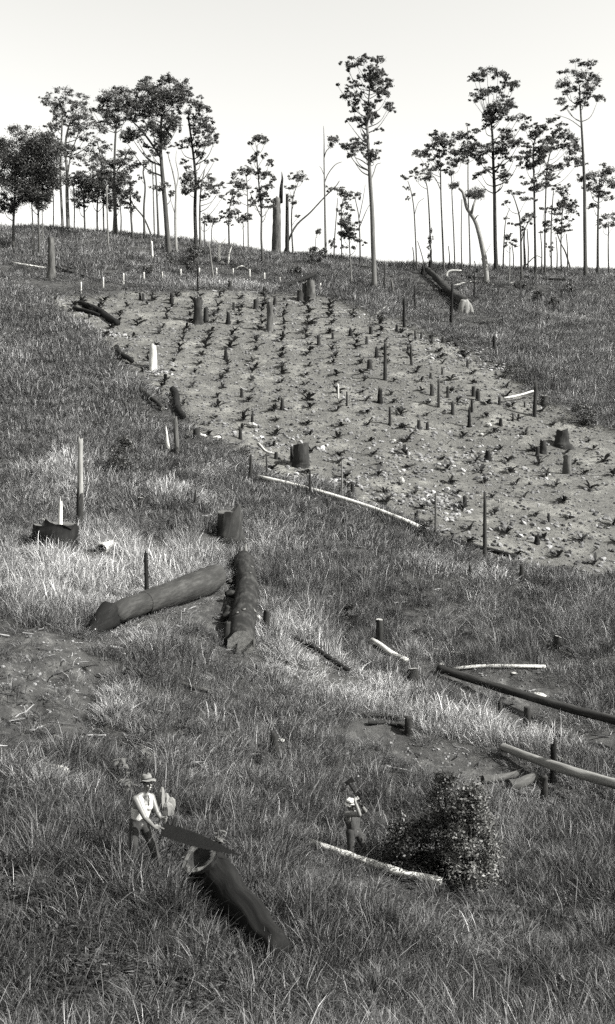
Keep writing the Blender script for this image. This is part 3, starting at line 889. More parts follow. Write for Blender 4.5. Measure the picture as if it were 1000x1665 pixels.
def upright(px, ytop, ybase, w, style, jag=0.25, xtop=None, nseg=9, flare=1.0, taper=0.9, amp=0.10, name='stump', cat='stump', label=None, desc=None, cut=None, lobes=0.0, group=None, sink=0.3, keep=True):
    """a stump, stub or post standing at a photograph pixel"""
    B = ground(px, ybase); k = ppm(B)
    H = (ybase - ytop) / k * 1.02; r = w / 2 / k
    lean = ((xtop if xtop is not None else px) - px) / k
    seed = int(px * 7 + ybase * 13)
    rr = random.Random(seed)
    ly = rr.uniform(-0.04, 0.04) * H
    prof = [(-sink / max(H, 0.3), 1.0 + 0.55 * flare), (0.0, 1.0 + 0.38 * flare), (0.10, 1.0 + 0.2 * flare), (0.28, 1.03), (0.55, 0.5 + 0.5 * taper + 0.02), (0.8, 0.25 + 0.75 * taper), (1.0, taper)]
    P = [B + np.array([lean * max(t, 0), ly * max(t, 0), H * t]) for t, _ in prof]
    R = [r * q for _, q in prof]
    lb = [lobes * q for q in (1, 0.9, 0.6, 0.25, 0.1, 0.05, 0.05)]
    parts = cut is not None
    mb = MB()
    sl_ = min(1.0, 14.0 / w); sl = (rr.uniform(-0.28, 0.28) * sl_, rr.uniform(-0.2, 0.2) * sl_)
    def tilt(p, i, k):                                  # saw and axe cuts are never level
        if parts and i == len(P) - 1: p = p + np.array([0, 0, sl[0] * (p[0] - P[-1][0]) + sl[1] * (p[1] - P[-1][1])])
        return p
    if w >= 9:
        P_ = spline(P, 3); R_ = list(np.interp(np.linspace(0, 1, len(P_)), np.linspace(0, 1, len(P)), R)); lb_ = list(np.interp(np.linspace(0, 1, len(P_)), np.linspace(0, 1, len(P)), lb)); P, R, lb = P_, R_, lb_
        nseg = max(nseg, 16)
    st, ns, n = tube(mb, P, R, nseg, amp, seed, False, not parts, lb if lobes else None, jag * min(H, 1.2), mod=tilt, rough=0.10 if w >= 9 else 0)
    if keep: STUMP_XY.append((B[0], B[1]))
    label = label or auto_label(desc, px, (ytop + ybase) / 2)
    if not parts:
        o = mb.build(name, M[style], None, B, smooth=True)
        return tag(o, label, cat, group)
    root = empty(name, B)
    tag(root, label, cat, group)
    mb.build('trunk', M[style], root, B)
    ring = mb.v[st + (n - 1) * ns: st + n * ns]
    cm = MB(); ctr = sum(ring) / ns
    inner = [ctr + (p - ctr) * 0.99 for p in ring]
    mid = [ctr + (p - ctr) * 0.5 + np.array([0, 0, rr.uniform(-0.02, 0.02)]) for p in ring]
    cm.v = inner + mid + [ctr + np.array([0, 0, rr.uniform(-0.03, 0.01)])]
    for q in range(ns):
        q2 = (q + 1) % ns
        cm.face([q, q2, ns + q2, ns + q]); cm.face([ns + q, ns + q2, 2 * ns])
    cm.build('cut_top', M[cut], root, B, smooth=False)
    return root

def log(px0, py0, px1, py1, d0, d1, style, label, name='log', cat='log', cut=None, nseg=12, amp=0.06, sag=0.0, stubs=(), lift=0.72, rings=9, group=None, follow=0.6, raise0=0.0, raise1=0.0, rough=0.0):
    """a fallen trunk between two photograph pixels of its centre line, lying on the ground"""
    G0 = ground(px0, py0 + d0 * 0.42); G1 = ground(px1, py1 + d1 * 0.42)
    r0 = d0 / 2 / ppm(G0); r1 = d1 / 2 / ppm(G1)
    seed = int(px0 * 3 + py0 * 5 + px1)
    rr = random.Random(seed)
    P = []; R = []
    for i in range(rings):
        t = i / (rings - 1); p = G0 * (1 - t) + G1 * t; r = r0 * (1 - t) + r1 * t
        hz = float(HF(p[0], p[1])[0]); line = p[2]
        z = line + (hz - line) * (follow if hz < line else 1.0)
        wb = (0.9 if d0 < 12 else 0.25) * r; P.append(np.array([p[0] + wb * math.sin(5 * t + seed), p[1] + wb * math.sin(7 * t + 2 * seed) + rr.uniform(-.06, .06) * r * 2, z + r * lift + raise0 * (1 - t) + raise1 * t])); R.append(r * rr.uniform(0.98, 1.02))
    # ease the height so the trunk stays straight
    zz = np.array([p[2] for p in P])
    fit = np.polyfit(np.arange(rings), zz, 2)
    zs = np.polyval(fit, np.arange(rings)); zs = zs + max(0, np.max((zz - zs)) * 0.5)
    for i in range(rings): P[i][2] = zs[i]
    mb = MB()
    if rough:
        q_ = spline(P, 4); R = list(np.interp(np.linspace(0, 1, len(q_)), np.linspace(0, 1, rings), R)); P2 = q_
    else:
        P2 = P
    st, ns, n = tube(mb, P2, R, nseg, amp, seed, cut is None, cut is None, rough=rough)
    if rough: R = R[::4]
    for (t, ang, L, rs) in stubs:                     # broken branch stubs
        i = min(int(t * (rings - 1)), rings - 2); ax = P[i + 1] - P[i]; ax /= np.linalg.norm(ax)
        side = np.cross(ax, [0, 0, 1]); side /= np.linalg.norm(side)
        dirv = side * math.cos(ang) + np.array([0, 0, 1]) * math.sin(ang)
        tube(mb, [P[i], P[i] + dirv * (R[i] + L * 0.4), P[i] + dirv * (R[i] + L) + ax * L * 0.4], [rs, rs * 0.9, rs * 0.55], 7, 0.1, seed + i, True, True)
    B = P[0] * 0.5 + P[-1] * 0.5; B[2] = float(HF(B[0], B[1])[0])
    if cut is None:
        return tag(mb.build(name, M[style], None, B), label, cat, group)
    root = empty(name, B); tag(root, label, cat, group)
    mb.build('trunk', M[style], root, B)
    for e, flip in ((0, True), (n - 1, False)):
        ring = mb.v[st + e * ns: st + (e + 1) * ns]; ctr = sum(ring) / ns
        cm = MB(); cm.v = list(ring) + [ctr + (p - ctr) * 0.55 for p in ring] + [ctr]
        for q in range(ns):
            q2 = (q + 1) % ns
            a_, b_ = [q, q2, ns + q2, ns + q], [ns + q, ns + q2, 2 * ns]
            cm.face(a_[::-1] if flip else a_); cm.face(b_[::-1] if flip else b_)
        cm.build('cut_end', M[cut], root, B, smooth=False)
    return root

def branches(name, polys, style, label, cat='branch', base=None):
    """dead limbs: each (pixel path, width0, width1, rise in metres of each point)"""
    mb = MB(); B = None
    for k, (path, w0, w1, rise) in enumerate(polys):
        pts_ = []
        for (px, py), up in zip(path, rise):
            g = ground(px, py) if up == 0 else None
            if g is None:
                g0 = ground(path[0][0], path[0][1]); g = at(px, py, depth(g0))
            else:
                g = g + np.array([0, 0, w0 / 2 / ppm(g)])
            pts_.append(g)
        if B is None: B = pts_[0].copy(); B[2] = float(HF(B[0], B[1])[0])
        q = spline(pts_, 5); kk = ppm(B); r0, r1 = w0 / 2 / kk, w1 / 2 / kk
        tube(mb, q, list(np.linspace(r0, r1, len(q))), 7, 0.12, 900 + k)
    return tag(mb.build(name, M[style], None, B), label, cat)

# --- the chief stumps
upright(322, 484, 526, 15, 'bark_dark', 0.5, nseg=12, flare=0.5, amp=0.14, label='tall split dark stump high in the tilled plot, widest up there', cut='cut_dark', lobes=0.3)
upright(335, 500, 524, 8, 'bark_dark', 0.5, flare=0.7, label='low jagged stub touching the big split stump high in the plot', cut='cut_dark')
upright(439, 494, 537, 11, 'bark_grey', 0.12, nseg=12, flare=0.55, label='tall lone stump with a pale sunlit edge in the upper plot', cut='cut')
upright(249, 562, 600, 12.5, 'wood_pale', 0.1, nseg=12, flare=0.25, label='white bleached stump at the left edge of the tilled plot', cut='cut')
upright(489, 722, 757, 27, 'bark_dark', 0.12, nseg=16, flare=0.25, amp=0.08, label='broad black stump with a pale scar at the foot of the plot', cut='cut_dark', lobes=0.2)
upright(474.5, 727, 751, 6, 'bark_dark', 0.1, flare=0.2, label='narrow dark stub pressed against the left side of the broad black stump')
upright(488, 472, 489, 10, 'bark_dark', 0.2, flare=0.4, label='short dark stump, left one of the cluster on the upper plot edge', cut='cut_dark')
upright(495, 460, 488, 7, 'bark_dark', 0.3, flare=0.3, label='narrow black stump in the middle of the upper edge cluster', cut='cut_dark')
upright(505, 458, 489, 15, 'bark_grey', 0.15, nseg=12, flare=0.35, label='thick stump with a white top, right one of the upper edge cluster', cut='cut', lobes=0.2)
upright(601, 586, 601, 9, 'bark_dark', 0.1, flare=0.3, label='squat dark stump left of the tall tapering post in mid plot', cut='cut_dark')
upright(914, 700, 724, 22, 'bark_dark', 0.25, nseg=14, flare=0.55, label='wide low stump with spreading base near the right end of the plot', cut='cut_dark', lobes=0.4)
upright(883, 716, 736, 11, 'bark_dark', 0.2, flare=0.5, label='dark stump just left of the wide low stump at the right of the plot', cut='cut_dark')
upright(922, 741, 770, 14, 'bark_grey', 0.1, flare=0.3, nseg=12, label='upright stump below the wide low one at the right of the plot', cut='cut_dark')
upright(886, 644, 657, 12, 'bark_dark', 0.2, flare=0.8, label='low rooty stump at the plot edge, right of the spire-topped post', cut='cut_dark', lobes=0.5)
upright(793, 733, 748, 12, 'charred', 0.3, flare=0.7, taper=0.5, label='charred cone-shaped stump alone in the lower right of the plot')
upright(374, 832, 876, 42, 'bark_dark', 0.3, nseg=22, flare=0.5, taper=0.88, amp=0.1, label='broad flat sawn stump in the grass above the peeling log', cut='cut_dark', lobes=0.4)
upright(90, 851, 890, 74, 'charred', 0.25, nseg=24, flare=0.1, amp=0.07, label='huge charred flat-topped stump at the left edge behind a pale slab', cut='cut_dark', lobes=0.12)
upright(617, 1008, 1044, 12.5, 'bark_dark', 0.03, flare=0.12, nseg=12, label='upright sawn stump with a pale top behind the pale log', cut='cut')
upright(671, 1087, 1108, 18, 'bark_dark', 0.05, flare=0.1, nseg=12, label='low dark sawn stump at the left end of the long dark rail', cut='cut')
upright(907, 1035, 1058, 13, 'bark_dark', 0.05, flare=0.12, nseg=12, label='dark sawn stump near the right edge above the trodden patch', cut='cut')
upright(228, 809, 824, 12, 'bark_dark', 0.05, flare=0.1, label='small pale-topped stump alone in the grass right of the tall dead pole', cut='cut')
upright(446, 1195, 1226, 14, 'bark_dark', 0.25, flare=0.2, label='small black stub with a pale chip beside it in the middle grass')
upright(664, 1166, 1194, 13, 'bark_dark', 0.1, flare=0.1, label='dark post at the right end of the two short rails')
upright(857, 1150, 1182, 11, 'bark_dark', 0.05, flare=0.05, label='short thick post holding up the long dark rail', name='post', cat='post')
upright(813, 1140, 1160, 6, 'bark_dark', 0.1, flare=0.1, label='thin stub under the long dark rail, left of the thick post')
upright(799, 1138, 1152, 5, 'bark_dark', 0.1, flare=0.1, label='smallest stub under the long dark rail')
upright(900, 1212, 1272, 11, 'charred', 0.35, flare=0.1, label='charred jagged post behind the pale rail at the right edge', name='post', cat='post')
upright(885, 1262, 1302, 12, 'bark_dark', 0.05, flare=0.05, label='dark post under the pale rail at the right edge', name='post', cat='post')
def splintered_stump():
    g_ = ground(271, 1332); k_ = ppm(g_); root = empty('splintered_stump', g_); tag(root, 'splintered pale stump directly behind the sawing man', 'stump')
    for q_, (x0, x1, yt, w_, dy) in enumerate(((266, 263, 1281, 13, 0.0), (271, 269, 1292, 17, 0.05), (275, 277, 1298, 15, 0.02), (272, 272, 1304, 22, -0.05), (268, 266, 1294, 16, 0.08))):
        b_ = g_ + np.array([(x0 - 271) / k_, dy, -0.2]); t_ = g_ + np.array([(x1 - 271) / k_, dy, (1332 - yt) / k_ * 1.03]); m_ = MB()
        P_ = [b_ + (t_ - b_) * u_ + np.array([0.02 * math.sin(7 * u_ + q_), 0.02 * math.cos(5 * u_ + q_), 0]) for u_ in (0, 0.3, 0.55, 0.75, 0.9, 1.0)]
        tube(m_, P_, [w_ / 2 / k_ * f_ for f_ in (1.1, 1.0, 1.0, 0.95, 0.75, 0.3)], 7, 0.22, 60 + q_); m_.build('splinter', M['bark_pale'], root, g_, smooth=False)
splintered_stump()

# --- the dead trunk stub at the far left and other tall dead wood
upright(84, 389, 456, 11, 'bark_grey', 0.03, xtop=83.5, flare=0.6, taper=0.95, nseg=12, amp=0.05, name='dead_tree', cat='dead tree', label='thick broken-off grey trunk with root feet on the upper left slope', cut='cut', lobes=0.5)
upright(449.5, 318, 414, 14, 'bark_grey', 0.35, flare=0.3, taper=0.95, nseg=14, amp=0.1, xtop=450, name='dead_tree', cat='dead tree', label='thick hollow dead trunk with a jagged spire top on the skyline', keep=False)
upright(467, 312, 414, 6, 'bark_dark', 0.4, flare=0.2, taper=0.7, amp=0.15, name='dead_tree', cat='dead tree', label='thin ragged dead trunk right beside the jagged spire trunk', keep=False)
p_ = ground(449.5, 414)
mb = MB(); tube(mb, [at(456, 330, depth(p_)), at(457, 305, depth(p_)), at(459, 290, depth(p_)), at(458, 279, depth(p_))], [0.34, 0.26, 0.16, 0.03], 8, 0.2, 5)
o = mb.build('spire', M['charred'], bpy.data.objects['dead_tree.001'], p_)
dp = upright(130, 716, 857, 10.5, 'bark_pale', 0.1, xtop=131, flare=0.15, taper=0.72, nseg=12, amp=0.05, name='dead_pole', cat='pole', label='tall dead pole with a bleached upper half by the charred stump', sink=0.3)
g_ = ground(130, 857); k_ = ppm(g_); m_ = MB()
tube(m_, [g_ + np.array([0.0, 0, z]) for z in (-0.2, 0.3, 0.7, 1.1, 1.45)], [6.6 / k_, 6.0 / k_, 5.7 / k_, 5.4 / k_, 5.2 / k_], 14, 0.07, 8, False, False, jag=0.5); m_.build('bark_sleeve', M['bark_dark'], dp, g_)
upright(97, 818, 896, 11, 'wood_pale', 0.3, xtop=100, flare=0.0, taper=0.45, amp=0.1, name='wooden_slab', cat='slab', label='pale split slab standing against the huge charred stump')
upright(239, 902, 985, 7, 'charred', 0.2, xtop=237, flare=0.0, taper=0.8, amp=0.12, name='post', cat='post', label='black upright stake in front of the smooth grey log')
upright(288, 678, 739, 8, 'bark_grey', 0.35, xtop=285, flare=0.1, taper=0.8, amp=0.15, name='snag', cat='snag', label='curved split snag with a pale edge left of the plot foot')
upright(273, 702, 733, 8, 'wood_pale', 0.5, xtop=271, flare=0.6, taper=0.4, amp=0.2, name='snag', cat='snag', label='low splintered white snag left of the curved split snag')

POSTS = [  # px, ytop, ybase, width, style, xtop, label
    (788, 803, 909, 6.5, 'bark_dark', 787, 'tallest dark post at the foot of the tilled plot'),
    (708, 803, 872, 4, 'bark_grey', 708, 'slim pale post at the foot of the plot beside a low bush'),
    (626, 560, 618, 6, 'bark_dark', 626, 'tall tapering dark post in the middle of the plot'),
    (669, 560, 594, 4, 'bark_dark', 668, 'shorter dark post right of the tall tapering post in the plot'),
    (713, 618, 662, 4.5, 'bark_dark', 713, 'thin dark post standing alone in the right half of the plot'),
    (869, 622, 677, 7, 'bark_dark', 871, 'spire-topped dark post leaning on the right plot edge'),
    (657, 486, 532, 5, 'charred', 657, 'black post on the upper right edge of the plot'),
    (803, 548, 579, 6, 'charred', 803, 'thick black stub in the grass where the plot edge turns down'),
    (733, 464, 524, 5, 'charred', 735, 'dark leaning post in front of the upturned pale root'),
    (675, 464, 507, 2.6, 'charred', 674, 'thin dark stake left of the fallen rooted trunk'),
    (771, 446, 487, 2.6, 'charred', 771, 'thin dark stake right of the fallen rooted trunk'),
    (625, 428, 474, 3, 'bark_dark', 625, 'dark stake close to the right of the tallest slender gum'),
    (556, 750, 803, 3, 'wood_grey', 556, 'thin pale-topped stake above the long white pole'),
    (504, 764, 806, 4, 'bark_dark', 504, 'dark stake with twigs touching the long white pole'),
    (407, 741, 783, 5.5, 'bark_dark', 408, 'dark post at the upper end of the long white pole'),
    (434, 741, 780, 3, 'bark_dark', 433, 'thin stake just right of the post heading the long white pole'),
    (533, 811, 830, 5.5, 'bark_dark', 533, 'short dark stub in front of the long white pole'),
    (318, 797, 826, 4.5, 'bark_dark', 318, 'short dark stake in pale grass above the broad sawn stump'),
    (592, 921, 948, 5, 'bark_grey', 593, 'left and paler of two stubs close together in the dark grass'),
    (601, 929, 952, 4, 'bark_dark', 601, 'right and darker of two stubs close together in the dark grass'),
    (848, 918, 944, 8, 'bark_dark', 848, 'dark stub in the grass below the tilled plot at right'),
    (764, 918, 938, 5, 'bark_dark', 764, 'small stub in pale grass below the tallest post'),
    (550, 625, 647, 3, 'wood_pale', 550, 'pale thin stake in the middle of the plot'),
    (564, 637, 660, 3.2, 'bark_dark', 564, 'dark thin stake just right of the pale one in mid plot'),
    (322, 432, 473, 3, 'charred', 321, 'dark stake with a white peg beside it at the top edge of the plot'),
    (176, 306, 404, 3, 'wood_grey', 174, 'thin tall bare pole leaning left on the upper slope'),
    (248, 393, 423, 3.4, 'wood_pale', 247, 'tall white peg standing apart above the row of pegs'),
    (348, 396, 460, 2.6, 'wood_grey', 340, 'leaning grey pole beside the white forked snag'),
    (640, 455, 480, 4, 'bark_grey', 636, 'leaning jagged stake below the dark stake on the right hill'),
]
for px, y0, y1, w, sty, xt, lab in POSTS:
    upright(px, y0, y1, w, sty, 0.12, xtop=xt, nseg=8, flare=0.12, taper=0.74 if y1 - y0 > 40 else 0.86, amp=0.09, name='post', cat='post', label=lab)

PEGS = [(132, 459, 477), (168, 451, 468), (201, 445, 463), (234, 443, 459), (264, 442, 456), (294, 438, 453), (324, 436, 451), (352, 436, 450), (379, 437, 447), (406, 438, 451), (430, 444, 457), (455, 451, 461), (521, 461, 477)]
ORD = ['first', 'second', 'third', 'fourth', 'fifth', 'sixth', 'seventh', 'eighth', 'ninth', 'tenth', 'eleventh', 'twelfth', 'last']
for k, (px, y0, y1) in enumerate(PEGS):
    upright(px, y0, y1, 2.6, 'wood_pale', 0.02, nseg=6, flare=0, taper=0.95, amp=0.04, name='peg', cat='peg', group='white pegs above the plot', sink=0.15, keep=False,
            label='%s white peg from the left in the row above the plot' % ORD[k])

SMALL = [  # small stubs of the plot and the grass about it: px, ytop, ybase, width, style
    (228, 476, 488, 4.5, 0), (233, 477, 489, 4, 0), (279, 478, 494, 7, 1), (416, 487, 502, 8, 0), (447, 484, 495, 5.5, 0), (380, 492, 504, 4.5, 0), (371, 508, 527, 7, 1), (367, 570, 585, 7, 1),
    (393, 632, 646, 5, 0), (459, 648, 666, 6, 0), (410, 677, 692, 6, 1), (391, 697, 714, 6, 0), (320, 697, 712, 11, 0), (430, 467, 478, 6, 0), (374, 457, 471, 7, 0), (518, 546, 561, 6, 0), (570, 536, 546, 7, 1),
    (603, 531, 543, 6, 0), (612, 568, 581, 7, 1), (675, 538, 551, 3.5, 0), (685, 540, 552, 3.5, 0), (596, 547, 560, 4, 0), (618, 634, 655, 9, 1), (634, 662, 691, 5, 0), (681, 683, 698, 5.5, 0), (695, 687, 699, 5, 0),
    (702, 625, 643, 6, 0), (728, 629, 646, 5, 0), (736, 655, 673, 6, 0), (767, 651, 669, 5, 1), (770, 628, 644, 7, 0), (777, 635, 651, 7.5, 0), (812, 646, 658, 5, 0), (853, 653, 662, 3, 0), (834, 674, 685, 3, 0),
    (814, 680, 692, 6, 1), (763, 667, 694, 6, 1), (874, 726, 742, 6, 0), (700, 606, 615, 4, 0), (719, 598, 609, 3, 0), (677, 835, 851, 8, 1), (756, 807, 821, 7, 0), (892, 835, 848, 5, 0), (873, 871, 884, 9, 1),
    (627, 820, 830, 5, 0), (613, 822, 838, 3, 0), (573, 786, 800, 6, 0), (567, 802, 815, 9, 1), (553, 793, 804, 5, 0), (541, 541, 551, 4, 0), (508, 787, 798, 5, 0), (487, 737, 748, 5, 1), (449, 735, 746, 6, 0),
    (645, 528, 539, 5, 1), (720, 548, 558, 5, 0), (760, 585, 596, 4, 0), (148, 655, 663, 8, 2), (204, 654, 662, 6, 2), (197, 625, 631, 6, 2), (139, 703, 716, 6, 0), (183, 669, 679, 7, 2), (776, 436, 446, 4, 1), (688, 432, 446, 7, 1), (700, 425, 446, 9, 1)]
DESC = {0: ['dark stub', 'short dark stub', 'small upright stub'], 1: ['charred stub', 'ragged charred stub', 'burnt pointed stub'], 2: ['pale-topped stub', 'small pale-topped stub', 'low pale-topped stub']}
for k, (px, y0, y1, w, sty) in enumerate(SMALL):
    big = 0 if w >= 7 else (1 if w >= 5 else 2)
    d = {0: ['thick dark stub', 'dark stub', 'thin dark stub'], 1: ['thick charred stub', 'ragged charred stub', 'thin charred stub'], 2: ['pale-topped stub', 'pale-topped stub', 'pale-topped stub']}[sty][big]
    upright(px, y0, y1, w, ('bark_dark', 'charred', 'bark_grey')[sty], (0.1, 0.5, 0.15)[sty], nseg=8, flare=0.5, lobes=0.35, taper=(0.92, 0.68, 0.92)[sty], amp=0.12, name='stump', desc=d, group='small stubs about the plot')

# --- fallen timber
log(130, 491, 196, 526, 9, 12, 'charred', 'big charred log lying down the upper left corner of the plot', stubs=((0.3, 0.6, 0.4, 0.12),), rough=0.05)
log(122, 500, 160, 513, 8, 6, 'charred', 'short charred log tucked under the big charred log at the plot corner')
log(190, 567, 211, 591, 9, 8, 'charred', 'stubby black log on the left edge of the plot above the white stump', lift=1.5)
log(226, 632, 262, 667, 9, 7, 'bark_dark', 'dark log half sunk in grass left of the plot', cut='cut', lift=1.6)
log(277, 636, 300, 680, 11, 10, 'charred', 'black log along the left plot edge above the curved snag', lift=1.4)
log(456, 470, 508, 457, 5, 7, 'charred', 'dark leaning log propped behind the upper edge stump cluster', raise1=0.8)
log(420, 783, 679, 862, 6, 7.5, 'wood_pale', 'long thin white pole lying across the grass below the plot', rings=15, nseg=8, lift=2.6, amp=0.1)
log(820, 655, 868, 647, 3.5, 3.5, 'wood_pale', 'thin white pole lying in the right of the plot', nseg=7, raise0=0.3, raise1=0.5)
log(735, 882, 842, 910, 6, 9, 'charred', 'dark log along the lower plot edge behind the tallest post', lift=1.6)
def grey_log():
    px = [(186, 1006, 30), (192, 1003, 35), (205, 998, 37), (235, 985, 35), (270, 970, 40), (305, 957, 45), (335, 945, 46), (349, 939, 40), (355, 937, 20)]
    P, R = [], []
    for x, y, w in px:
        g_ = ground(x, y + min(w, 40) * 0.45); k_ = ppm(g_); r_ = w / 2 / k_
        P.append(np.array([g_[0], g_[1], g_[2] + 0.42])); R.append(r_)
    z = np.polyval(np.polyfit(np.arange(9), [p[2] for p in P], 2), np.arange(9))
    for i_ in range(9): P[i_][2] = z[i_] + 0.03
    B = P[4].copy(); B[2] = float(HF(B[0], B[1])[0])
    root = empty('log', B); tag(root, 'big smooth dark grey log with a rounded right end in trodden grass', 'log')
    q = spline(P, 4); Rq = list(np.interp(np.linspace(0, 8, len(q)), np.arange(9), R)); mb = MB()
    tube(mb, q, Rq, 26, 0.012, 71, True, True, rough=0.035); mb.build('trunk', M['bark_log'], root, B)
    for t, ln in ((3.2, 0.9),):                     # loose bark sleeves round the broken middle
        i0 = int(t * 4); mb = MB(); tube(mb, q[i0:i0 + 4], [r_ * 1.06 for r_ in Rq[i0:i0 + 4]], 22, 0.04, 5 + i0, False, False, jag=0.12); mb.build('bark_sleeve', M['bark_log'], root, B)
    dr = P[0] - P[4]; dr /= np.linalg.norm(dr); bt = [P[0] + dr * u_ - np.array([0, 0, 0.30 * u_ * u_]) for u_ in (0.02, 0.3, 0.65, 1.0, 1.3)]
    mb = MB(); tube(mb, spline(bt, 3), list(np.interp(np.linspace(0, 4, 13), np.arange(5), [0.33, 0.36, 0.33, 0.24, 0.10])), 18, 0.12, 9, True, True, lobes=[0.5] * 13, rough=0.2); mb.build('burnt_butt', M['charred'], root, B)
grey_log()
pl = log(396, 908, 398, 1045, 32, 46, 'bark_mottled', 'thick charred peeling log pointing straight down the slope at the camera', cut='cut', nseg=26, amp=0.04, rings=14, stubs=((0.5, 0.2, 0.35, 0.16), (0.75, 0.1, 0.3, 0.15)), rough=0.09)
def flakes(root, px, n_, seed):
    rr_ = random.Random(seed); tk = [c for c in root.children if c.name.startswith('trunk')][0]; me_ = tk.data
    fs = [f for f in me_.polygons if (f.normal.z > 0.05 and f.normal.x > -0.35)]
    for _ in range(n_):
        f = rr_.choice(fs); c_ = np.array(f.center); nn_ = np.array(f.normal); u_ = np.cross(nn_, [0.1, 1, 0.1]); u_ /= np.linalg.norm(u_); v_ = np.cross(nn_, u_)
        m_ = MB(); k_ = 7; s_ = rr_.uniform(0.05, 0.13); ang = [6.283 * i_ / k_ for i_ in range(k_)]
        m_.v = [c_ + nn_ * (0.03 + 0.01 * math.cos(2 * a_)) + (u_ * math.cos(a_) * s_ * rr_.uniform(0.7, 1.4) + v_ * math.sin(a_) * s_ * 0.7 * rr_.uniform(0.6, 1.3)) for a_ in ang] + [c_ + nn_ * 0.05]
        for i_ in range(k_): m_.face([i_, (i_ + 1) % k_, k_], [(0, 0), (0.1, 0), (0.05, 0.1)])
        o_ = m_.build('bark_flake', M['wood_grey'], None, None); o_.parent = root
        sd_ = o_.modifiers.new('thickness', 'SOLIDIFY'); sd_.thickness = 0.02
flakes(pl, 0, 5, 5)
for (ex, ey, bx, by, w_) in ((392, 890, 396, 912, 9), (400, 884, 399, 912, 8), (386, 897, 391, 916, 7)):      # torn upper end
    c0 = ground(396, 925); a_ = at(bx, by, depth(c0)); b_ = at(ex, ey, depth(c0) + 0.5)
    m_ = MB(); tube(m_, [a_, (a_ + b_) / 2, b_], [w_ / 2 / ppm(c0), w_ / 2.6 / ppm(c0), 0.02], 7, 0.2, ex); m_.build('splinter', M['wood_grey'], pl, a_)
for (ex, ey, bx, by, w_) in ((383, 1062, 388, 1040, 9), (412, 1052, 409, 1036, 8)):   # torn lower end
    c0 = ground(396, 1066); a_ = at(bx, by, depth(c0) + 0.25); b_ = at(ex, ey, depth(c0) - 0.1)
    m_ = MB(); tube(m_, [a_, (a_ + b_) / 2 + np.array([0.05, 0, 0.04]), b_], [w_ / 2 / ppm(c0), w_ / 2.4 / ppm(c0), 0.02], 7, 0.25, ex); m_.build('splinter', M['bark_grey'], pl, a_)
log(383, 886, 402, 908, 12, 14, 'bark_mottled', 'broken top piece just above the thick peeling log')
upright(432, 993, 1026, 11, 'bark_dark', 0.03, xtop=434, flare=0, taper=1.0, nseg=8, label='leaning dark chock at the right side of the peeling log', name='wooden_chock', cat='chock')
upright(368, 1012, 1048, 10, 'bark_dark', 0.1, xtop=370, flare=0, taper=0.95, nseg=8, label='dark chock against the lower left side of the peeling log', name='wooden_chock', cat='chock')
upright(362, 986, 1010, 9, 'bark_dark', 0.05, xtop=371, flare=0, taper=0.9, nseg=8, label='leaning chock halfway up the left side of the peeling log', name='wooden_chock', cat='chock')
log(356, 938, 380, 946, 7, 9, 'bark_dark', 'short dark billet between the grey log and the peeling log')
log(472, 1040, 572, 1096, 7, 8, 'charred', 'thin black log sunk in the pale grass right of the peeling log', lift=2.2)
log(600, 1043, 664, 1076, 10, 9, 'wood_pale', 'short pale log sloping down in front of the upright sawn stump', lift=1.1)
log(563, 1030, 580, 1038, 6, 6, 'wood_grey', 'grey end of a buried log left of the upright sawn stump')
log(735, 1088, 884, 1086, 6, 6, 'wood_pale', 'straight pale pole lying level above the trodden patch', lift=1.3)
log(700, 1055, 770, 1068, 5, 5, 'wood_pale', 'thin pale branch lying behind the level pale pole', lift=1.2, nseg=7)
log(880, 1044, 926, 1066, 5, 5, 'wood_grey', 'grey pole in the grass in front of the right-hand sawn stump', lift=1.3, nseg=7)
log(712, 1092, 1050, 1222, 13, 15, 'bark_dark', 'long dark rail log running to the right edge on a post', rings=14, lift=1.1, raise0=0.05, raise1=0.75, nseg=14, rough=0.12)
log(590, 1163, 658, 1168, 7, 8, 'bark_dark', 'upper of two short dark rails beside the bare patch', lift=1.2)
log(596, 1175, 658, 1179, 7, 8, 'bark_dark', 'lower of two short dark rails beside the bare patch', lift=1.0, cut='cut')
log(818, 1222, 1040, 1334, 13, 19, 'bark_pale', 'stout pale rail log running out of the right edge', lift=1.1, raise0=0.1, raise1=0.8, nseg=14, cut='cut', rough=0.12)
log(829, 1205, 868, 1222, 8, 8, 'wood_grey', 'short grey log lying above the stout pale rail', lift=1.2)
log(904, 1194, 1030, 1270, 9, 11, 'bark_dark', 'dark log end in the grass at the right edge between the rails', lift=1.1)
log(905, 1232, 1030, 1286, 6, 6, 'wood_pale', 'thin pale stick behind the stout pale rail', lift=1.2)
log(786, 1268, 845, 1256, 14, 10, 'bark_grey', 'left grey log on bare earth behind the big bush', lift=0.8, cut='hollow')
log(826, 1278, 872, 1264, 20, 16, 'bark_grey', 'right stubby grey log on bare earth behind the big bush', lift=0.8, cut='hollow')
log(500, 1374, 712, 1443, 11, 14, 'wood_pale', 'pale peeled log lying in the grass below the axeman', rings=13, lift=2.1, amp=0.14, nseg=14, rough=0.16)
log(72, 1243, 108, 1258, 9, 11, 'wood_pale', 'short white log end in the grass at the left edge', lift=1.3)
log(92, 436, 162, 457, 6, 3, 'charred', 'dark fallen limb lying right of the broken-off grey trunk', lift=1.4)
log(20, 428, 72, 437, 4, 4, 'wood_pale', 'white fallen limb left of the broken-off grey trunk', lift=1.5, nseg=7)

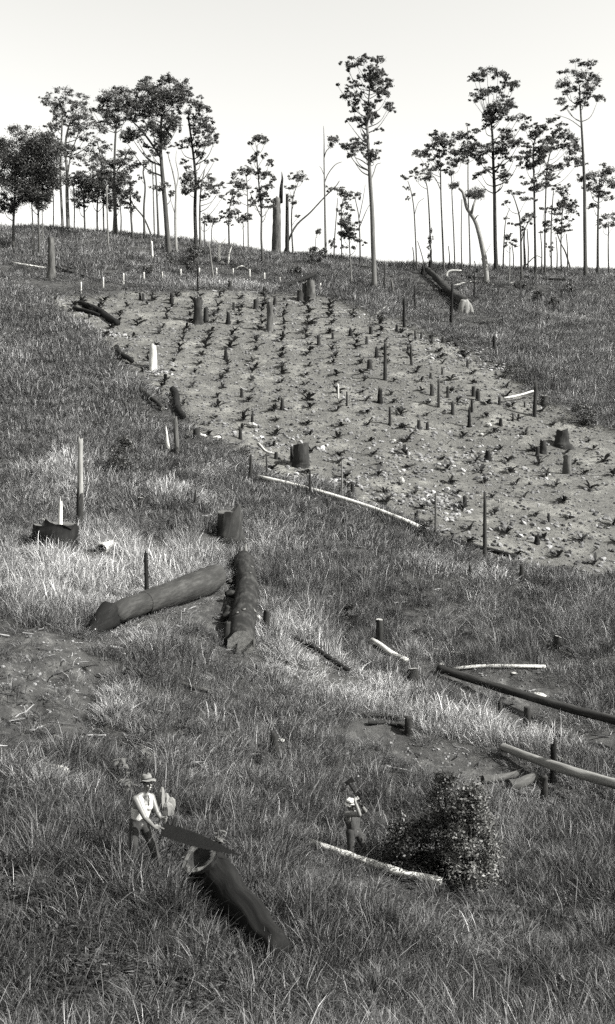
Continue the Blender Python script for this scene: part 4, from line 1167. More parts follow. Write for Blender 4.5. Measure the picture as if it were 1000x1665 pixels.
# small hollow log end
def hollow_log(E0, E1, r0, r1, rin, n_cut, bark, rim, label, thick_end=True, seed=3):
    ax = E1 - E0; L = np.linalg.norm(ax); ax = ax / L; n_cut = np.asarray(n_cut, float); n_cut /= np.linalg.norm(n_cut)
    def slant(p, f=1.0):
        return p - ax * (((p - E0) @ n_cut) / (ax @ n_cut)) * f
    B = (E0 + E1) / 2; B[2] = float(HF(B[0], B[1])[0])
    root = empty('hollow_log', B); tag(root, label, 'log')
    N = 30; rings = 26
    P = [E0 + ax * L * (i / (rings - 1)) for i in range(rings)]
    for i in range(1, rings): P[i] = P[i] + np.array([0.02 * math.sin(i * 1.3 + seed), 0, 0.025 * math.sin(i * 0.9 + seed)])
    R = [r0 + (r1 - r0) * i / (rings - 1) for i in range(rings)]
    def fade(i): return max(0.0, 1 - i / 18.0)
    out = MB(); st, ns, n_ = tube(out, P, R, N, 0.02, seed, False, True, rough=0.18, mod=lambda p, i, k: slant(p, fade(i)))
    inn = MB(); tube(inn, P[:13], [rin * (1 - 0.03 * i) for i in range(13)], N, 0.03, seed + 1, False, True, rough=0.25, mod=lambda p, i, k: slant(p, fade(i)))
    rm = MB(); rr = random.Random(seed)
    o0 = [out.v[k] for k in range(N)]; i0 = [inn.v[k] for k in range(N)]
    # pair each rim vertex with the hollow's edge, with a ragged sawn surface between
    midr = [o0[k] * 0.5 + i0[k] * 0.5 - ax * rr.uniform(-0.02, 0.03) for k in range(N)]
    rm.v = o0 + midr + i0
    for k in range(N):
        k2 = (k + 1) % N
        rm.face([k, N + k, N + k2, k2], [(k * .1, 0), (k * .1, .2), (k * .1 + .1, .2), (k * .1 + .1, 0)]); rm.face([N + k, 2 * N + k, 2 * N + k2, N + k2], [(k * .1, .2), (k * .1, .4), (k * .1 + .1, .4), (k * .1 + .1, .2)])
    out.build('trunk', M[bark], root, B)
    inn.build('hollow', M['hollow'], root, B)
    rm.build('cut_rim', M[rim], root, B, smooth=False)
    return root
g = ground(165, 902); kk = ppm(g)
e0 = at(165, 893, depth(g)); e1 = at(184, 884, depth(g) + 1.3)
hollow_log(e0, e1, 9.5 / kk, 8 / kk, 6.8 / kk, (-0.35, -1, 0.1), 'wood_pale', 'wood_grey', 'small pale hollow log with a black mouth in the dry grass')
g = ground(318, 1425); SAWD = depth(g)
LOG_E0 = at(326, 1392, SAWD); LOG_E1 = at(458, 1550, depth(ground(462, 1572)))
_ax = (LOG_E1 - LOG_E0) / np.linalg.norm(LOG_E1 - LOG_E0); _v = (CAMP - LOG_E0) / np.linalg.norm(CAMP - LOG_E0); _w = _v - _ax * (_v @ _ax); _w /= np.linalg.norm(_w)
hollow_log(LOG_E0, LOG_E1, 0.39, 0.22, 0.25, -_ax + 2.2 * _w, 'charred', 'cut', 'big black hollow log being sawn by the man in the singlet', seed=11)

# fallen tree with an upturned pale root
g0 = ground(756, 508); kk = ppm(g0)
root = empty('fallen_tree', g0); tag(root, 'fallen dead tree with a pale upturned root on the right hill', 'tree')
mb = MB(); pth = [(756, 492), (742, 482), (730, 472), (718, 460), (706, 448), (694, 438)]
Pq = [at(px, py, depth(ground(px, py + 10))) for px, py in pth]
Pq[0] = at(756, 492, depth(g0)); q = spline(Pq, 4)
tube(mb, q, list(np.linspace(0.5, 0.3, len(q))), 14, 0.12, 21, rough=0.3); mb.build('trunk', M['bark_dark'], root, g0)
for k, (ex, ey, dd) in enumerate(((750, 514, -0.2), (758, 516, -0.5), (768, 513, 0.0))):
    mb = MB(); a_ = at(755, 491, depth(g0)); c_ = at(ex, ey, depth(g0) + dd); m_ = (a_ + c_) / 2 + np.array([0.12 * (1 if ex > 757 else -1), -0.05, 0.1])
    q = spline([a_, m_, c_], 4); tube(mb, q, list(np.linspace(0.40, 0.22, len(q))), 10, 0.2, 30 + k); mb.build('root', M['bark_pale'], root, g0)

branches('dead_branch', [([(357, 428), (356, 412), (357, 398)], 5, 4, (0, 1, 1)), ([(357, 399), (352, 392), (346, 385)], 3, 1, (1, 1, 1)), ([(357, 400), (363, 393), (369, 386)], 3, 1, (1, 1, 1)), ([(359, 418), (370, 417), (378, 416)], 3, 1.5, (1, 1, 1))], 'wood_pale', 'white forked snag standing on the upper slope', 'snag')
branches('dead_branch', [([(371, 432), (373, 412), (378, 397)], 3.4, 1.5, (0, 1, 1))], 'wood_pale', 'thin white curved snag right of the white forked snag', 'snag')
branches('dead_branch', [([(362, 432), (345, 418), (328, 410), (312, 394)], 7, 3, (0, 0, 0, 0)), ([(336, 412), (326, 416), (318, 415)], 3.5, 2, (0, 0, 0)), ([(330, 410), (333, 400), (337, 392)], 2.5, 1, (1, 1, 1))], 'bark_grey', 'tangled fallen dead tree left of the white forked snag', 'tree')
branches('dead_branch', [([(383, 438), (393, 434), (400, 437), (408, 443)], 2.8, 1.6, (0, 0, 0, 0))], 'wood_pale', 'white crooked limb lying right of the forked snag')
branches('dead_branch', [([(726, 452), (727, 444), (734, 440), (750, 440)], 4, 3, (0, 1, 1, 1))], 'wood_pale', 'white hooped dead limb behind the fallen rooted tree')
branches('dead_branch', [([(738, 466), (756, 461), (776, 459), (802, 464)], 2.8, 2, (0, 0, 0, 0))], 'wood_pale', 'white limb lying flat left of the crooked pale tree foot')
branches('dead_branch', [([(828, 462), (842, 459), (860, 457)], 2.6, 1.6, (0, 0, 0))], 'wood_pale', 'white limb lying flat right of the crooked pale tree foot')
branches('dead_branch', [([(605, 482), (616, 475), (624, 470)], 2.6, 2, (0, 0, 0))], 'wood_pale', 'small white limb at the foot of the tallest slender gum')
branches('dead_branch', [([(617, 508), (625, 502), (632, 497)], 3.4, 2, (0, 0, 0)), ([(612, 512), (617, 508)], 3, 3, (0, 0))], 'wood_pale', 'white limb on the upper right plot edge')
branches('dead_branch', [([(420, 722), (427, 730), (434, 736), (450, 740)], 3.5, 2.5, (0, 0, 0, 0))], 'wood_pale', 'crooked white stick left of the broad black stump')
branches('dead_branch', [([(672, 592), (684, 586), (700, 578)], 2.4, 1.4, (0, 0, 0))], 'wood_grey', 'thin grey stick lying right of the shorter dark post')
branches('dead_branch', [([(860, 540), (880, 546), (905, 556)], 2.2, 1.6, (0, 0, 0))], 'wood_grey', 'upper grey stick lying in grass on the right slope')
branches('dead_branch', [([(905, 556), (918, 558), (928, 563)], 3, 2.4, (0, 0, 0))], 'wood_pale', 'pale stick at the right edge of the right slope')

# single stones and chips
def stone(px, py, wpx, hpx, label, mat='stone', name='stone', cat='stone'):
    g = ground(px, py + hpx / 2); kk = ppm(g); rr = random.Random(int(px * py)); mb = MB()
    nlat, nlon = 6, 9
    for i in range(nlat + 1):
        for k in range(nlon):
            a, e = 6.283 * k / nlon, math.pi * i / nlat - math.pi / 2; q = rr.uniform(0.8, 1.15)
            mb.v.append(g + np.array([math.cos(a) * math.cos(e) * wpx / 2 / kk * q, math.sin(a) * math.cos(e) * wpx / 2 / kk * q, (math.sin(e) * 0.5 + 0.38) * hpx / kk * q]))
    for i in range(nlat):
        for k in range(nlon):
            k2 = (k + 1) % nlon; mb.face([i * nlon + k, i * nlon + k2, (i + 1) * nlon + k2, (i + 1) * nlon + k])
    return tag(mb.build(name, M[mat], None, g, smooth=False), label, cat)
stone(653, 780, 11, 12, 'rounded white boulder alone in the lower part of the plot')
stone(411, 690, 16, 9, 'pale flat rock below the charred stub at the plot foot')
stone(353, 712, 18, 8, 'white sloping rock on the lower left plot edge', 'wood_pale')
stone(331, 708, 12, 6, 'white rock right of the thick stub at the left plot edge', 'wood_pale')
stone(305, 708, 9, 4, 'small white rock left of the thick stub at the left plot edge', 'wood_pale')
stone(875, 1130, 26, 10, 'pale flat rock in the trodden patch above the dark rail')
stone(859, 1128, 7, 5, 'small pale rock left of the flat rock in the trodden patch')
stone(878, 943, 12, 5, 'white chip in the grass below the plot at right', 'wood_pale')
stone(457, 1203, 13, 6, 'white wood chip beside the small black stub', 'wood_pale', 'wood_chip', 'chip')
stone(193, 943, 8, 4, 'white chip in the dry grass below the hollow log end', 'wood_pale', 'wood_chip', 'chip')
stone(262, 747, 5, 5, 'tiny white stone in grass below the low white snag')
stone(454, 1343, 9, 7, 'pale chip in the grass between the two men', 'wood_grey', 'wood_chip', 'chip')
stone(680, 1333, 12, 7, 'pale chip in the shade left of the big bush', 'wood_grey', 'wood_chip', 'chip')
stone(72, 846, 22, 10, 'pale curled bark lump above the huge charred stump', 'wood_pale', 'bark_lump', 'bark')
stone(640, 716, 9, 5, 'pale stone left of centre in the lower plot')
stone(795, 690, 10, 7, 'pale stone in the plot left of the dark stumps')
stone(783, 706, 8, 5, 'small pale stone below the pale stone left of the dark stumps')

for px, py, w, h, lab in ((716, 1056, 12, 4, 'pale chip left of the thin pale branch'), (746, 1062, 14, 4, 'pale chip at the middle of the thin pale branch'), (718, 1079, 11, 4, 'pale chip above the head of the long dark rail'), (748, 1086, 12, 4, 'pale chip touching the level pale pole'),
                          (750, 1099, 11, 4, 'pale chip between the level pole and the dark rail'), (836, 1094, 10, 4, 'pale chip right end below the level pale pole'), (655, 1038, 9, 4, 'pale chip right of the upright sawn stump'), (420, 1003, 8, 6, 'pale bark chip on the right of the peeling log')):
    stone(px, py, w, h, lab, 'wood_pale', 'wood_chip', 'chip')
log(742, 449, 806, 455, 4, 3.5, 'charred', 'dark strip standing for the long shadow behind the crooked pale tree foot', lift=1.6)  # black tube added in place of a long shadow on the crest
log(852, 451, 935, 457, 4, 4, 'charred', 'long dark fallen log under the dense many-tiered gum', lift=1.6)
log(560, 430, 604, 438, 4, 4, 'bark_grey', 'grey fallen log on the crest left of the tallest gum', lift=1.6)
log(632, 434, 668, 437, 5, 4, 'charred', 'dark fallen log on the crest right of the tallest gum', lift=1.5)
log(520, 442, 552, 449, 3.5, 3, 'wood_grey', 'grey fallen limb on the slope above the stump cluster', lift=1.6)
log(248, 423, 264, 431, 3, 3, 'charred', 'short dark log at the foot of the tall white peg', lift=1.5)
log(590, 1136, 640, 1156, 6, 5, 'bark_grey', 'grey half-hidden log in pale grass above the two short rails', lift=1.6)
log(800, 1170, 836, 1182, 5, 5, 'bark_dark', 'short dark log in pale grass below the long dark rail', lift=1.5)
log(415, 1085, 452, 1112, 6, 5, 'charred', 'short black limb in the grass below the peeling log', lift=1.5)
log(205, 1092, 250, 1104, 12, 9, 'charred', 'dark log lying in the hollow right of the bare gully', lift=0.9)
log(295, 1112, 345, 1128, 7, 6, 'bark_grey', 'grey limb in the grass left below the peeling log', lift=1.3)
log(560, 965, 604, 982, 5, 4, 'bark_dark', 'dark limb in the grass above the rushy clump', lift=1.6)
log(840, 985, 886, 1000, 4, 4, 'wood_grey', 'grey limb in the grass above the right-hand sawn stump', lift=1.8)

log(266, 1338, 322, 1378, 26, 34, 'charred', 'black upper length of the sawn log behind the saw blade', lift=0.9, rough=0.1, nseg=16)

# ------------------------------------------------------------------ the trees along the crest
def gum(label, trunk, w0, w1, clumps, limbs=(), style='bark_tree', leaf='gum_leaf', name='gum_tree', size=1.0, dens=1.0, spread=0.5, group='trees along the crest', depth_off=0.0, cat='tree', auto_limb=True):
    """trunk: pixel path from the foot up; clumps: (x, y, half-width, half-height) in pixels; limbs: pixel paths"""
    g = ground(*trunk[0]); d0 = depth(g) + depth_off
    if depth_off:
        q_ = at(trunk[0][0], trunk[0][1], d0); g = np.array([q_[0], q_[1], float(HF(q_[0], q_[1])[0])])
    k = FPX / d0
    seed = int(trunk[0][0] * 11 + trunk[-1][1] * 3); rr = random.Random(seed); rng = np.random.default_rng(seed)
    root = empty(name, g); tag(root, label, cat, group)
    drift = rr.uniform(-0.6, 0.6)
    TP = [at(px, py, d0 + drift * i / max(1, len(trunk) - 1)) for i, (px, py) in enumerate(trunk)]
    TP[0] = g - np.array([0, 0, 0.3])
    q = spline(TP, 5); n = len(q)
    R = [(w0 + (w1 - w0) * (i / (n - 1)) ** 0.85) / 2 / k for i in range(n)]
    R[0] *= 1.45; R[1] *= 1.12
    mb = MB(); tube(mb, q, R, 9, 0.06, seed)
    tpix = [(trunk[i][0] + (trunk[i + 1][0] - trunk[i][0]) * t, trunk[i][1] + (trunk[i + 1][1] - trunk[i][1]) * t) for i in range(len(trunk) - 1) for t in np.linspace(0, 1, 5, endpoint=False)] + [trunk[-1]]
    def attach(x, y):
        want = y + 0.8 * abs(x - trunk[-1][0]) + 7
        j = min(range(len(tpix)), key=lambda i_: abs(tpix[i_][1] - want)); return j
    for path, a0, a1 in limbs:
        pp = [at(px, py, d0 + rr.uniform(-0.5, 0.5)) for px, py in path]
        j = min(range(n), key=lambda i_: np.linalg.norm(q[i_] - pp[0])); pp[0] = q[j]
        s = spline(pp, 4); tube(mb, s, list(np.linspace(a0 / 2 / k, a1 / 2 / k, len(s))), 6, 0.08, seed + 3)
    CC, AA, BB = [], [], []
    ncl = len(clumps); more = []
    for (x, y, rx, ry) in clumps:                      # looser sprays round each main clump
        for _ in range(5 if rx * ry > 40 else (3 if rx * ry > 20 else 2)):
            f_ = rng.uniform(0.3, 0.62); more.append((x + rng.uniform(-1.5, 1.5) * rx, y + rng.uniform(-1.2, 1.3) * ry, max(1.6, rx * f_), max(1.4, ry * f_)))
    for ic, (x, y, rx, ry) in enumerate(list(clumps) + (more if dens < 1.9 else [])):
        rx *= 1.06; ry *= 1.06
        off = rng.uniform(-1, 1) * spread * max(8, abs(x - trunk[-1][0]) + rx) / k
        c = at(x, y, d0 + off); Rx, Ry = rx / k, ry / k
        if auto_limb and rx * ry > 9 and ic < ncl:
            j = attach(x, y + ry); j3 = int(j / (len(tpix) - 1) * (n - 1)); s0 = q[j3]
            e = c - np.array([0, 0, Ry * 0.5]); mid = (s0 + e) / 2 + np.array([rng.uniform(-0.3, 0.3), rng.uniform(-0.3, 0.3), -0.15 * np.linalg.norm(e - s0)])
            s = spline([s0, mid, e], 4); r0_ = min(R[j3] * 0.5, 0.035 + 0.014 * np.linalg.norm(e - s0))
            tube(mb, s, list(np.linspace(r0_, 0.018, len(s))), 5, 0.05, seed + 9)
        m = int((4.2 * rx * ry + 18) * dens / size ** 1.5)
        # a domed, ragged clump made of a few smaller sprays
        ns = max(3, int(rx * ry / 7)); sp = rng.uniform(-1, 1, (ns, 3)); sp[:, 2] = sp[:, 2] * 0.9 - 0.25 * (sp[:, 0] ** 2) + 0.1
        wch = rng.integers(0, ns, m)
        p = sp[wch] * np.array([0.85, 0.85, 0.72]) + rng.normal(0, 0.25, (m, 3)) * np.array([1, 1, 0.8])
        C = c + p * np.array([Rx, Rx, Ry])
        dirs = rand_dirs(m, rng); dirs[:, 2] = dirs[:, 2] * 0.8 - 0.45; dirs /= np.linalg.norm(dirs, axis=1, keepdims=True)
        s2 = np.cross(dirs, rand_dirs(m, rng)); s2 /= np.linalg.norm(s2, axis=1, keepdims=True) + 1e-6
        L = rng.uniform(0.08, 0.18, m) * size; wd = L * rng.uniform(0.28, 0.45, m)
        CC.append(C); AA.append(dirs * L[:, None]); BB.append(s2 * wd[:, None])
    mb.build('trunk', M[style], root, g)
    if CC:
        leaves_mesh('crown', np.concatenate(CC), np.concatenate(AA), np.concatenate(BB), M[leaf], root, g)
    return root

# left group
gum('dense dark fine-leaved tree at the far left of the crest', [(64, 418), (63, 380), (62, 330), (62, 280), (62, 240)], 4, 2,
    [(60, 232, 20, 16), (78, 242, 16, 16), (50, 262, 22, 24), (84, 266, 16, 20), (66, 288, 24, 22), (50, 312, 18, 18), (88, 292, 12, 16), (70, 315, 16, 12), (46, 235, 12, 12)], leaf='oak_leaf', size=0.9, dens=1.15)
gum('slender pale-stemmed sapling in front of the dark fine-leaved tree', [(56, 416), (54, 380), (52, 340), (50, 310)], 3, 1.5, [(48, 318, 10, 10), (56, 300, 10, 8)], leaf='oak_leaf', style='bark_smooth')
gum('leafy tree cut by the left edge of the frame', [(22, 410), (22, 360), (25, 300), (24, 250)], 5, 2, [(22, 240, 20, 16), (10, 265, 18, 18), (32, 270, 16, 16), (15, 300, 20, 18), (-5, 240, 18, 18), (30, 215, 12, 9), (5, 330, 18, 12)], leaf='oak_leaf', size=0.9, dens=1.0)
gum('thin sapling with a pale stem right of the dark fine-leaved tree', [(70, 398), (69, 360), (68, 325)], 2.4, 1.2, [(70, 322, 9, 6)], leaf='oak_leaf', style='bark_smooth')
gum('slim straight gum leaning slightly left, first tall crown from left', [(103, 368), (100, 330), (98, 290), (99, 250), (101, 200), (102, 165)], 4.5, 2,
    [(103, 148, 11, 6), (88, 168, 12, 7), (101, 171, 11, 9), (97, 184, 9, 8), (93, 195, 6, 6), (87, 207, 8, 9), (82, 214, 6, 6), (75, 205, 4, 3), (81, 152, 4, 3), (69, 160, 4, 2), (90, 230, 8, 6)], style='bark_smooth')
gum('tall gum with tiered crown, second tall one from left', [(112, 374), (109, 320), (109, 280), (106, 240), (112, 205), (124, 180)], 7, 2,
    [(135, 156, 9, 4), (129, 170, 11, 8), (133, 187, 13, 9), (118, 195, 10, 7), (124, 208, 12, 7), (115, 220, 8, 4), (146, 204, 10, 5), (162, 209, 10, 8), (105, 240, 14, 8), (148, 192, 5, 3), (138, 222, 9, 5), (120, 255, 8, 5)], limbs=[([(109, 285), (116, 250), (128, 215)], 3, 1.5)], style='bark_smooth')
gum('dark low gum with a drooping crown right of the tiered gum', [(139, 372), (137, 345), (136, 315), (138, 290)], 3.5, 1.6, [(135, 310, 16, 13), (129, 328, 10, 8), (146, 300, 12, 9), (140, 288, 11, 7), (128, 296, 9, 6), (148, 322, 8, 7)], leaf='oak_leaf', dens=1.2)
gum('dark bushy gum next right of the drooping one', [(159, 377), (158, 345), (160, 310), (163, 280)], 3.6, 1.8, [(160, 303, 17, 13), (167, 288, 14, 9), (150, 318, 9, 8), (171, 324, 9, 8), (156, 276, 10, 7)], dens=1.15)
gum('thin gum stem with a sparse crown behind the dark bushy one', [(169, 376), (168, 340), (167, 300), (163, 255), (158, 230)], 3.2, 1.4, [(143, 248, 12, 8), (152, 264, 8, 6), (160, 231, 10, 5), (172, 242, 9, 6), (134, 262, 8, 5), (130, 282, 9, 6)])
gum('round-crowned tall gum, third tall one from left', [(189, 384), (187, 330), (186, 285), (187, 235), (190, 190)], 6, 2.4,
    [(197, 149, 12, 6), (184, 157, 14, 10), (206, 160, 11, 11), (194, 176, 15, 10), (211, 174, 7, 9), (173, 165, 11, 8), (163, 178, 9, 5), (177, 191, 10, 9), (189, 201, 10, 8), (202, 190, 10, 8), (150, 177, 4, 3), (172, 182, 9, 6),
     (175, 265, 13, 8), (196, 262, 14, 8), (206, 250, 10, 7), (217, 270, 9, 6), (166, 284, 13, 8), (186, 285, 13, 8), (202, 284, 11, 7)], limbs=[([(187, 280), (172, 262), (160, 240)], 2.5, 1.2), ([(186, 290), (200, 262), (212, 240)], 2.5, 1.2)])
gum('dark thick-set gum stem under the round crown', [(183, 380), (186, 350), (185, 315), (184, 300)], 4.5, 2.5, [(186, 318, 13, 15), (192, 301, 11, 9), (180, 332, 8, 8), (198, 328, 6, 8)], dens=1.2, leaf='oak_leaf')
gum('thin gum with a wispy low crown left of the leaning dead trunk', [(216, 388), (213, 350), (212, 310), (211, 285)], 4, 1.6, [(207, 299, 8, 6), (212, 311, 8, 6), (221, 322, 6, 9), (206, 331, 8, 5), (215, 340, 5, 6), (203, 318, 5, 5)])
gum('bare crooked stem between the wispy gum and the big gum', [(235, 388), (234, 340), (236, 305), (233, 282), (234, 270)], 4, 2, [(236, 268, 5, 3), (229, 288, 3, 3)])
gum('slender gum stem left of the broad-crowned big gum', [(252, 384), (250, 340), (249, 300), (247, 262)], 3.2, 1.5, [(240, 263, 8, 4), (248, 282, 5, 4), (250, 304, 6, 4), (243, 252, 6, 4)], style='bark_smooth')
gum('dark straight stem touching the left of the big gum', [(258, 388), (256, 340), (254, 295), (252, 262)], 4, 2, [(250, 250, 7, 5), (262, 308, 5, 3)])
gum('biggest gum with the broad spreading crown in the left group', [(275, 413), (271, 365), (267, 315), (263, 270), (261, 240), (262, 205), (264, 180)], 9, 3.5,
    [(234, 127, 9, 4), (228, 142, 8, 8), (241, 140, 12, 7), (272, 130, 10, 7), (278, 125, 5, 4), (255, 150, 16, 11), (275, 150, 14, 11), (295, 143, 10, 8), (301, 153, 8, 7), (240, 165, 14, 11), (260, 166, 14, 10), (281, 165, 13, 9), (225, 173, 10, 9), (230, 186, 11, 7),
     (215, 191, 8, 6), (246, 185, 12, 8), (265, 182, 10, 7), (291, 161, 9, 8), (283, 195, 12, 8), (274, 206, 10, 7), (287, 204, 7, 9), (246, 205, 12, 9), (256, 216, 9, 9), (266, 226, 9, 8), (273, 219, 5, 5), (262, 238, 8, 8), (211, 216, 12, 7), (222, 222, 11, 6), (205, 226, 8, 7), (240, 238, 6, 4), (268, 302, 8, 5), (278, 313, 6, 4)],
    limbs=[([(262, 260), (244, 230), (228, 210), (214, 196)], 4, 2), ([(262, 240), (275, 205), (290, 185)], 3.5, 1.5)], style='bark_tree', dens=1.05)
gum('dead white forked tree between the biggest gum and its right neighbour', [(287, 411), (285, 360), (286, 310), (281, 280), (275, 258), (273, 248)], 4.5, 1.2, [(277, 238, 4, 2)], limbs=[([(286, 310), (290, 285), (286, 262), (287, 245)], 2, 0.8), ([(285, 345), (279, 330), (276, 320)], 1.6, 0.8)], style='bark_pale')
gum('thick-stemmed gum on the right of the left group', [(319, 402), (317, 345), (318, 290), (313, 240), (307, 195), (308, 175)], 6.5, 2.2,
    [(312, 165, 12, 7), (323, 171, 6, 7), (331, 177, 8, 6), (304, 184, 8, 6), (322, 188, 9, 4), (325, 197, 12, 7), (318, 210, 9, 7), (338, 206, 8, 7), (343, 213, 7, 5), (351, 221, 6, 5), (302, 228, 9, 4), (293, 238, 6, 4), (315, 231, 8, 7), (335, 234, 12, 6), (325, 250, 8, 7), (339, 224, 8, 5), (300, 262, 6, 4), (305, 271, 5, 4), (349, 260, 4, 3), (337, 265, 4, 4),
     (310, 289, 11, 9), (307, 304, 10, 9), (319, 300, 6, 9)], style='bark_dark')
gum('slim gum pressed close to the right of the thick-stemmed gum', [(326, 404), (325, 345), (327, 305), (333, 275)], 4, 1.5, [(335, 299, 10, 7), (346, 305, 10, 5), (359, 302, 5, 4), (351, 316, 9, 4), (362, 319, 5, 4), (338, 288, 7, 4), (330, 318, 6, 4)], style='bark_smooth')
gum('small flat-topped gum left of the gap on the skyline', [(333, 397), (332, 370), (334, 350)], 2.4, 1.4, [(336, 352, 9, 6), (330, 362, 5, 3), (344, 358, 5, 4)])
gum('twin-clumped small gum right of the flat-topped one', [(345, 398), (344, 375), (350, 355)], 2, 1, [(356, 352, 6, 4), (350, 360, 5, 3)])
# middle group
gum('small gum with two dark clumps left of the tall airy gum', [(373, 404), (372, 365), (374, 335), (380, 312)], 3.2, 1.2, [(375, 350, 7, 6), (381, 344, 6, 5), (384, 330, 8, 5), (378, 313, 7, 4), (388, 318, 6, 4), (364, 345, 5, 4), (372, 361, 5, 4)])
gum('little thin tree between the two small gums of the middle group', [(396, 406), (396, 385), (395, 360)], 2, 1.2, [(394, 355, 8, 6), (402, 352, 6, 6), (389, 360, 4, 3)])
gum('slender gum with a loose crown left of the tall airy gum', [(404, 404), (403, 345), (402, 305), (400, 285)], 2.6, 1.2, [(395, 275, 7, 4), (388, 285, 7, 5), (402, 280, 8, 5), (408, 280, 6, 4), (383, 298, 8, 6), (392, 300, 9, 6), (400, 302, 8, 5), (381, 311, 6, 4), (380, 290, 4, 3)], style='bark_smooth')
gum('tall airy gum left of the thick jagged dead trunk', [(428, 428), (425, 390), (425, 345), (421, 300), (418, 262), (418, 236)], 4.2, 1.4,
    [(414, 224, 8, 5), (423, 222, 8, 4), (430, 232, 5, 4), (407, 233, 5, 3), (418, 248, 5, 4), (411, 258, 6, 4), (429, 254, 5, 4), (437, 265, 6, 5), (404, 262, 4, 3), (418, 280, 7, 5), (427, 285, 7, 5), (440, 285, 6, 5), (444, 293, 5, 4), (418, 308, 8, 4), (437, 303, 6, 6), (428, 318, 8, 6), (412, 330, 7, 6), (433, 336, 8, 4), (440, 328, 5, 4), (420, 320, 6, 5)], limbs=[([(424, 350), (414, 330), (406, 312)], 1.8, 1)])
gum('thin crooked gum just right of the ragged thin dead trunk', [(477, 414), (474, 360), (477, 320), (485, 296)], 3, 1.2, [(487, 284, 9, 5), (484, 292, 6, 4), (494, 290, 6, 3), (470, 306, 5, 3), (476, 305, 6, 3), (478, 330, 5, 5), (483, 353, 4, 4), (474, 320, 4, 3)])
gum('tiny round-headed tree on the skyline in mid frame', [(514, 412), (513, 395), (515, 378)], 1.4, 0.8, [(516, 376, 5, 5)])
gum('bare tall dying gum with one high leaf tuft', [(530, 423), (529, 375), (528, 320), (527, 265), (527, 228), (526, 205)], 4.5, 0.8, [(541, 227, 7, 8), (538, 235, 4, 4)],
    limbs=[([(528, 298), (534, 282), (545, 268), (556, 263)], 2, 0.8), ([(527, 258), (531, 245), (541, 236)], 1.8, 1), ([(527, 277), (522, 273), (519, 271)], 1, 0.6)], style='bark_smooth', auto_limb=False)
gum('leaning broken gum propped across the bare tall one', [(457, 388), (478, 372), (505, 345), (530, 318), (545, 304), (552, 294)], 3.6, 1.2, [(541, 307, 7, 4), (551, 311, 8, 4)], auto_limb=False)
gum('thin bare stem with tufted crown right of the bare tall gum', [(556, 424), (555, 380), (555, 340), (560, 318)], 2.2, 1.2, [(552, 309, 8, 4), (562, 315, 9, 5), (571, 320, 6, 4), (560, 335, 7, 5), (557, 346, 6, 5), (571, 342, 5, 3)])
gum('bent bare sapling left of the tufted thin stem', [(543, 424), (544, 390), (547, 350), (549, 322)], 2.6, 1, [(539, 395, 5, 5), (541, 400, 4, 4)], auto_limb=False)
gum('small leafy gum in front of the crest left of the tallest', [(572, 463), (570, 430), (568, 395), (566, 370)], 3, 1.2, [(563, 361, 8, 9), (570, 369, 8, 7), (566, 379, 9, 6), (557, 383, 6, 5), (573, 385, 7, 4), (578, 373, 5, 3), (560, 402, 4, 2), (582, 390, 5, 3), (576, 402, 4, 2)], style='bark_smooth', dens=1.1)
gum('bare twiggy tree right behind the small leafy gum', [(586, 428), (585, 385), (583, 350), (578, 325), (577, 312)], 2.8, 0.8, [(583, 318, 5, 5), (592, 396, 4, 3), (583, 390, 5, 4)],
    limbs=[([(584, 355), (590, 325), (594, 300)], 1.5, 0.6), ([(586, 372), (596, 342), (603, 330)], 1.5, 0.6)], auto_limb=False)
gum('tallest slender gum standing alone in the middle of the skyline', [(609, 471), (607, 405), (605, 345), (602, 295), (600, 255), (598, 222), (597, 198), (599, 168), (602, 135)], 9, 2,
    [(573, 93, 6, 3), (590, 98, 9, 6), (581, 105, 8, 4), (566, 107, 6, 5), (615, 96, 8, 5), (606, 110, 7, 4), (552, 103, 3, 2.5), (565, 112, 5, 4), (598, 120, 6, 7), (615, 120, 8, 9), (600, 130, 6, 8), (612, 133, 11, 9), (630, 130, 7, 4), (634, 138, 6, 5), (619, 148, 9, 6), (630, 152, 5, 6), (585, 126, 3, 3), (577, 137, 6, 5), (567, 130, 3, 3), (567, 140, 4, 2), (590, 139, 4, 3), (549, 138, 3, 3), (569, 153, 8, 7), (584, 155, 5, 5), (577, 168, 7, 7), (575, 179, 4, 4), (615, 163, 5, 4), (633, 170, 6, 5), (633, 179, 7, 4), (603, 173, 7, 7), (600, 183, 7, 7), (597, 193, 8, 8), (582, 193, 7, 5), (577, 191, 5, 4), (565, 196, 5, 3), (585, 205, 5, 3), (556, 158, 3, 2), (616, 189, 3, 2), (613, 211, 4, 2), (620, 211, 3, 2), (613, 232, 4, 2), (578, 228, 6, 5), (560, 236, 6, 5), (572, 240, 9, 5), (583, 238, 8, 6), (570, 250, 5, 5), (605, 250, 8, 6), (608, 256, 6, 6), (597, 252, 6, 4), (591, 218, 3, 3), (594, 226, 3, 3)],
    limbs=[([(600, 272), (588, 261), (577, 256)], 2, 1.2), ([(605, 297), (608, 280), (612, 268), (619, 265)], 1.8, 0.8)], style='bark_smooth')
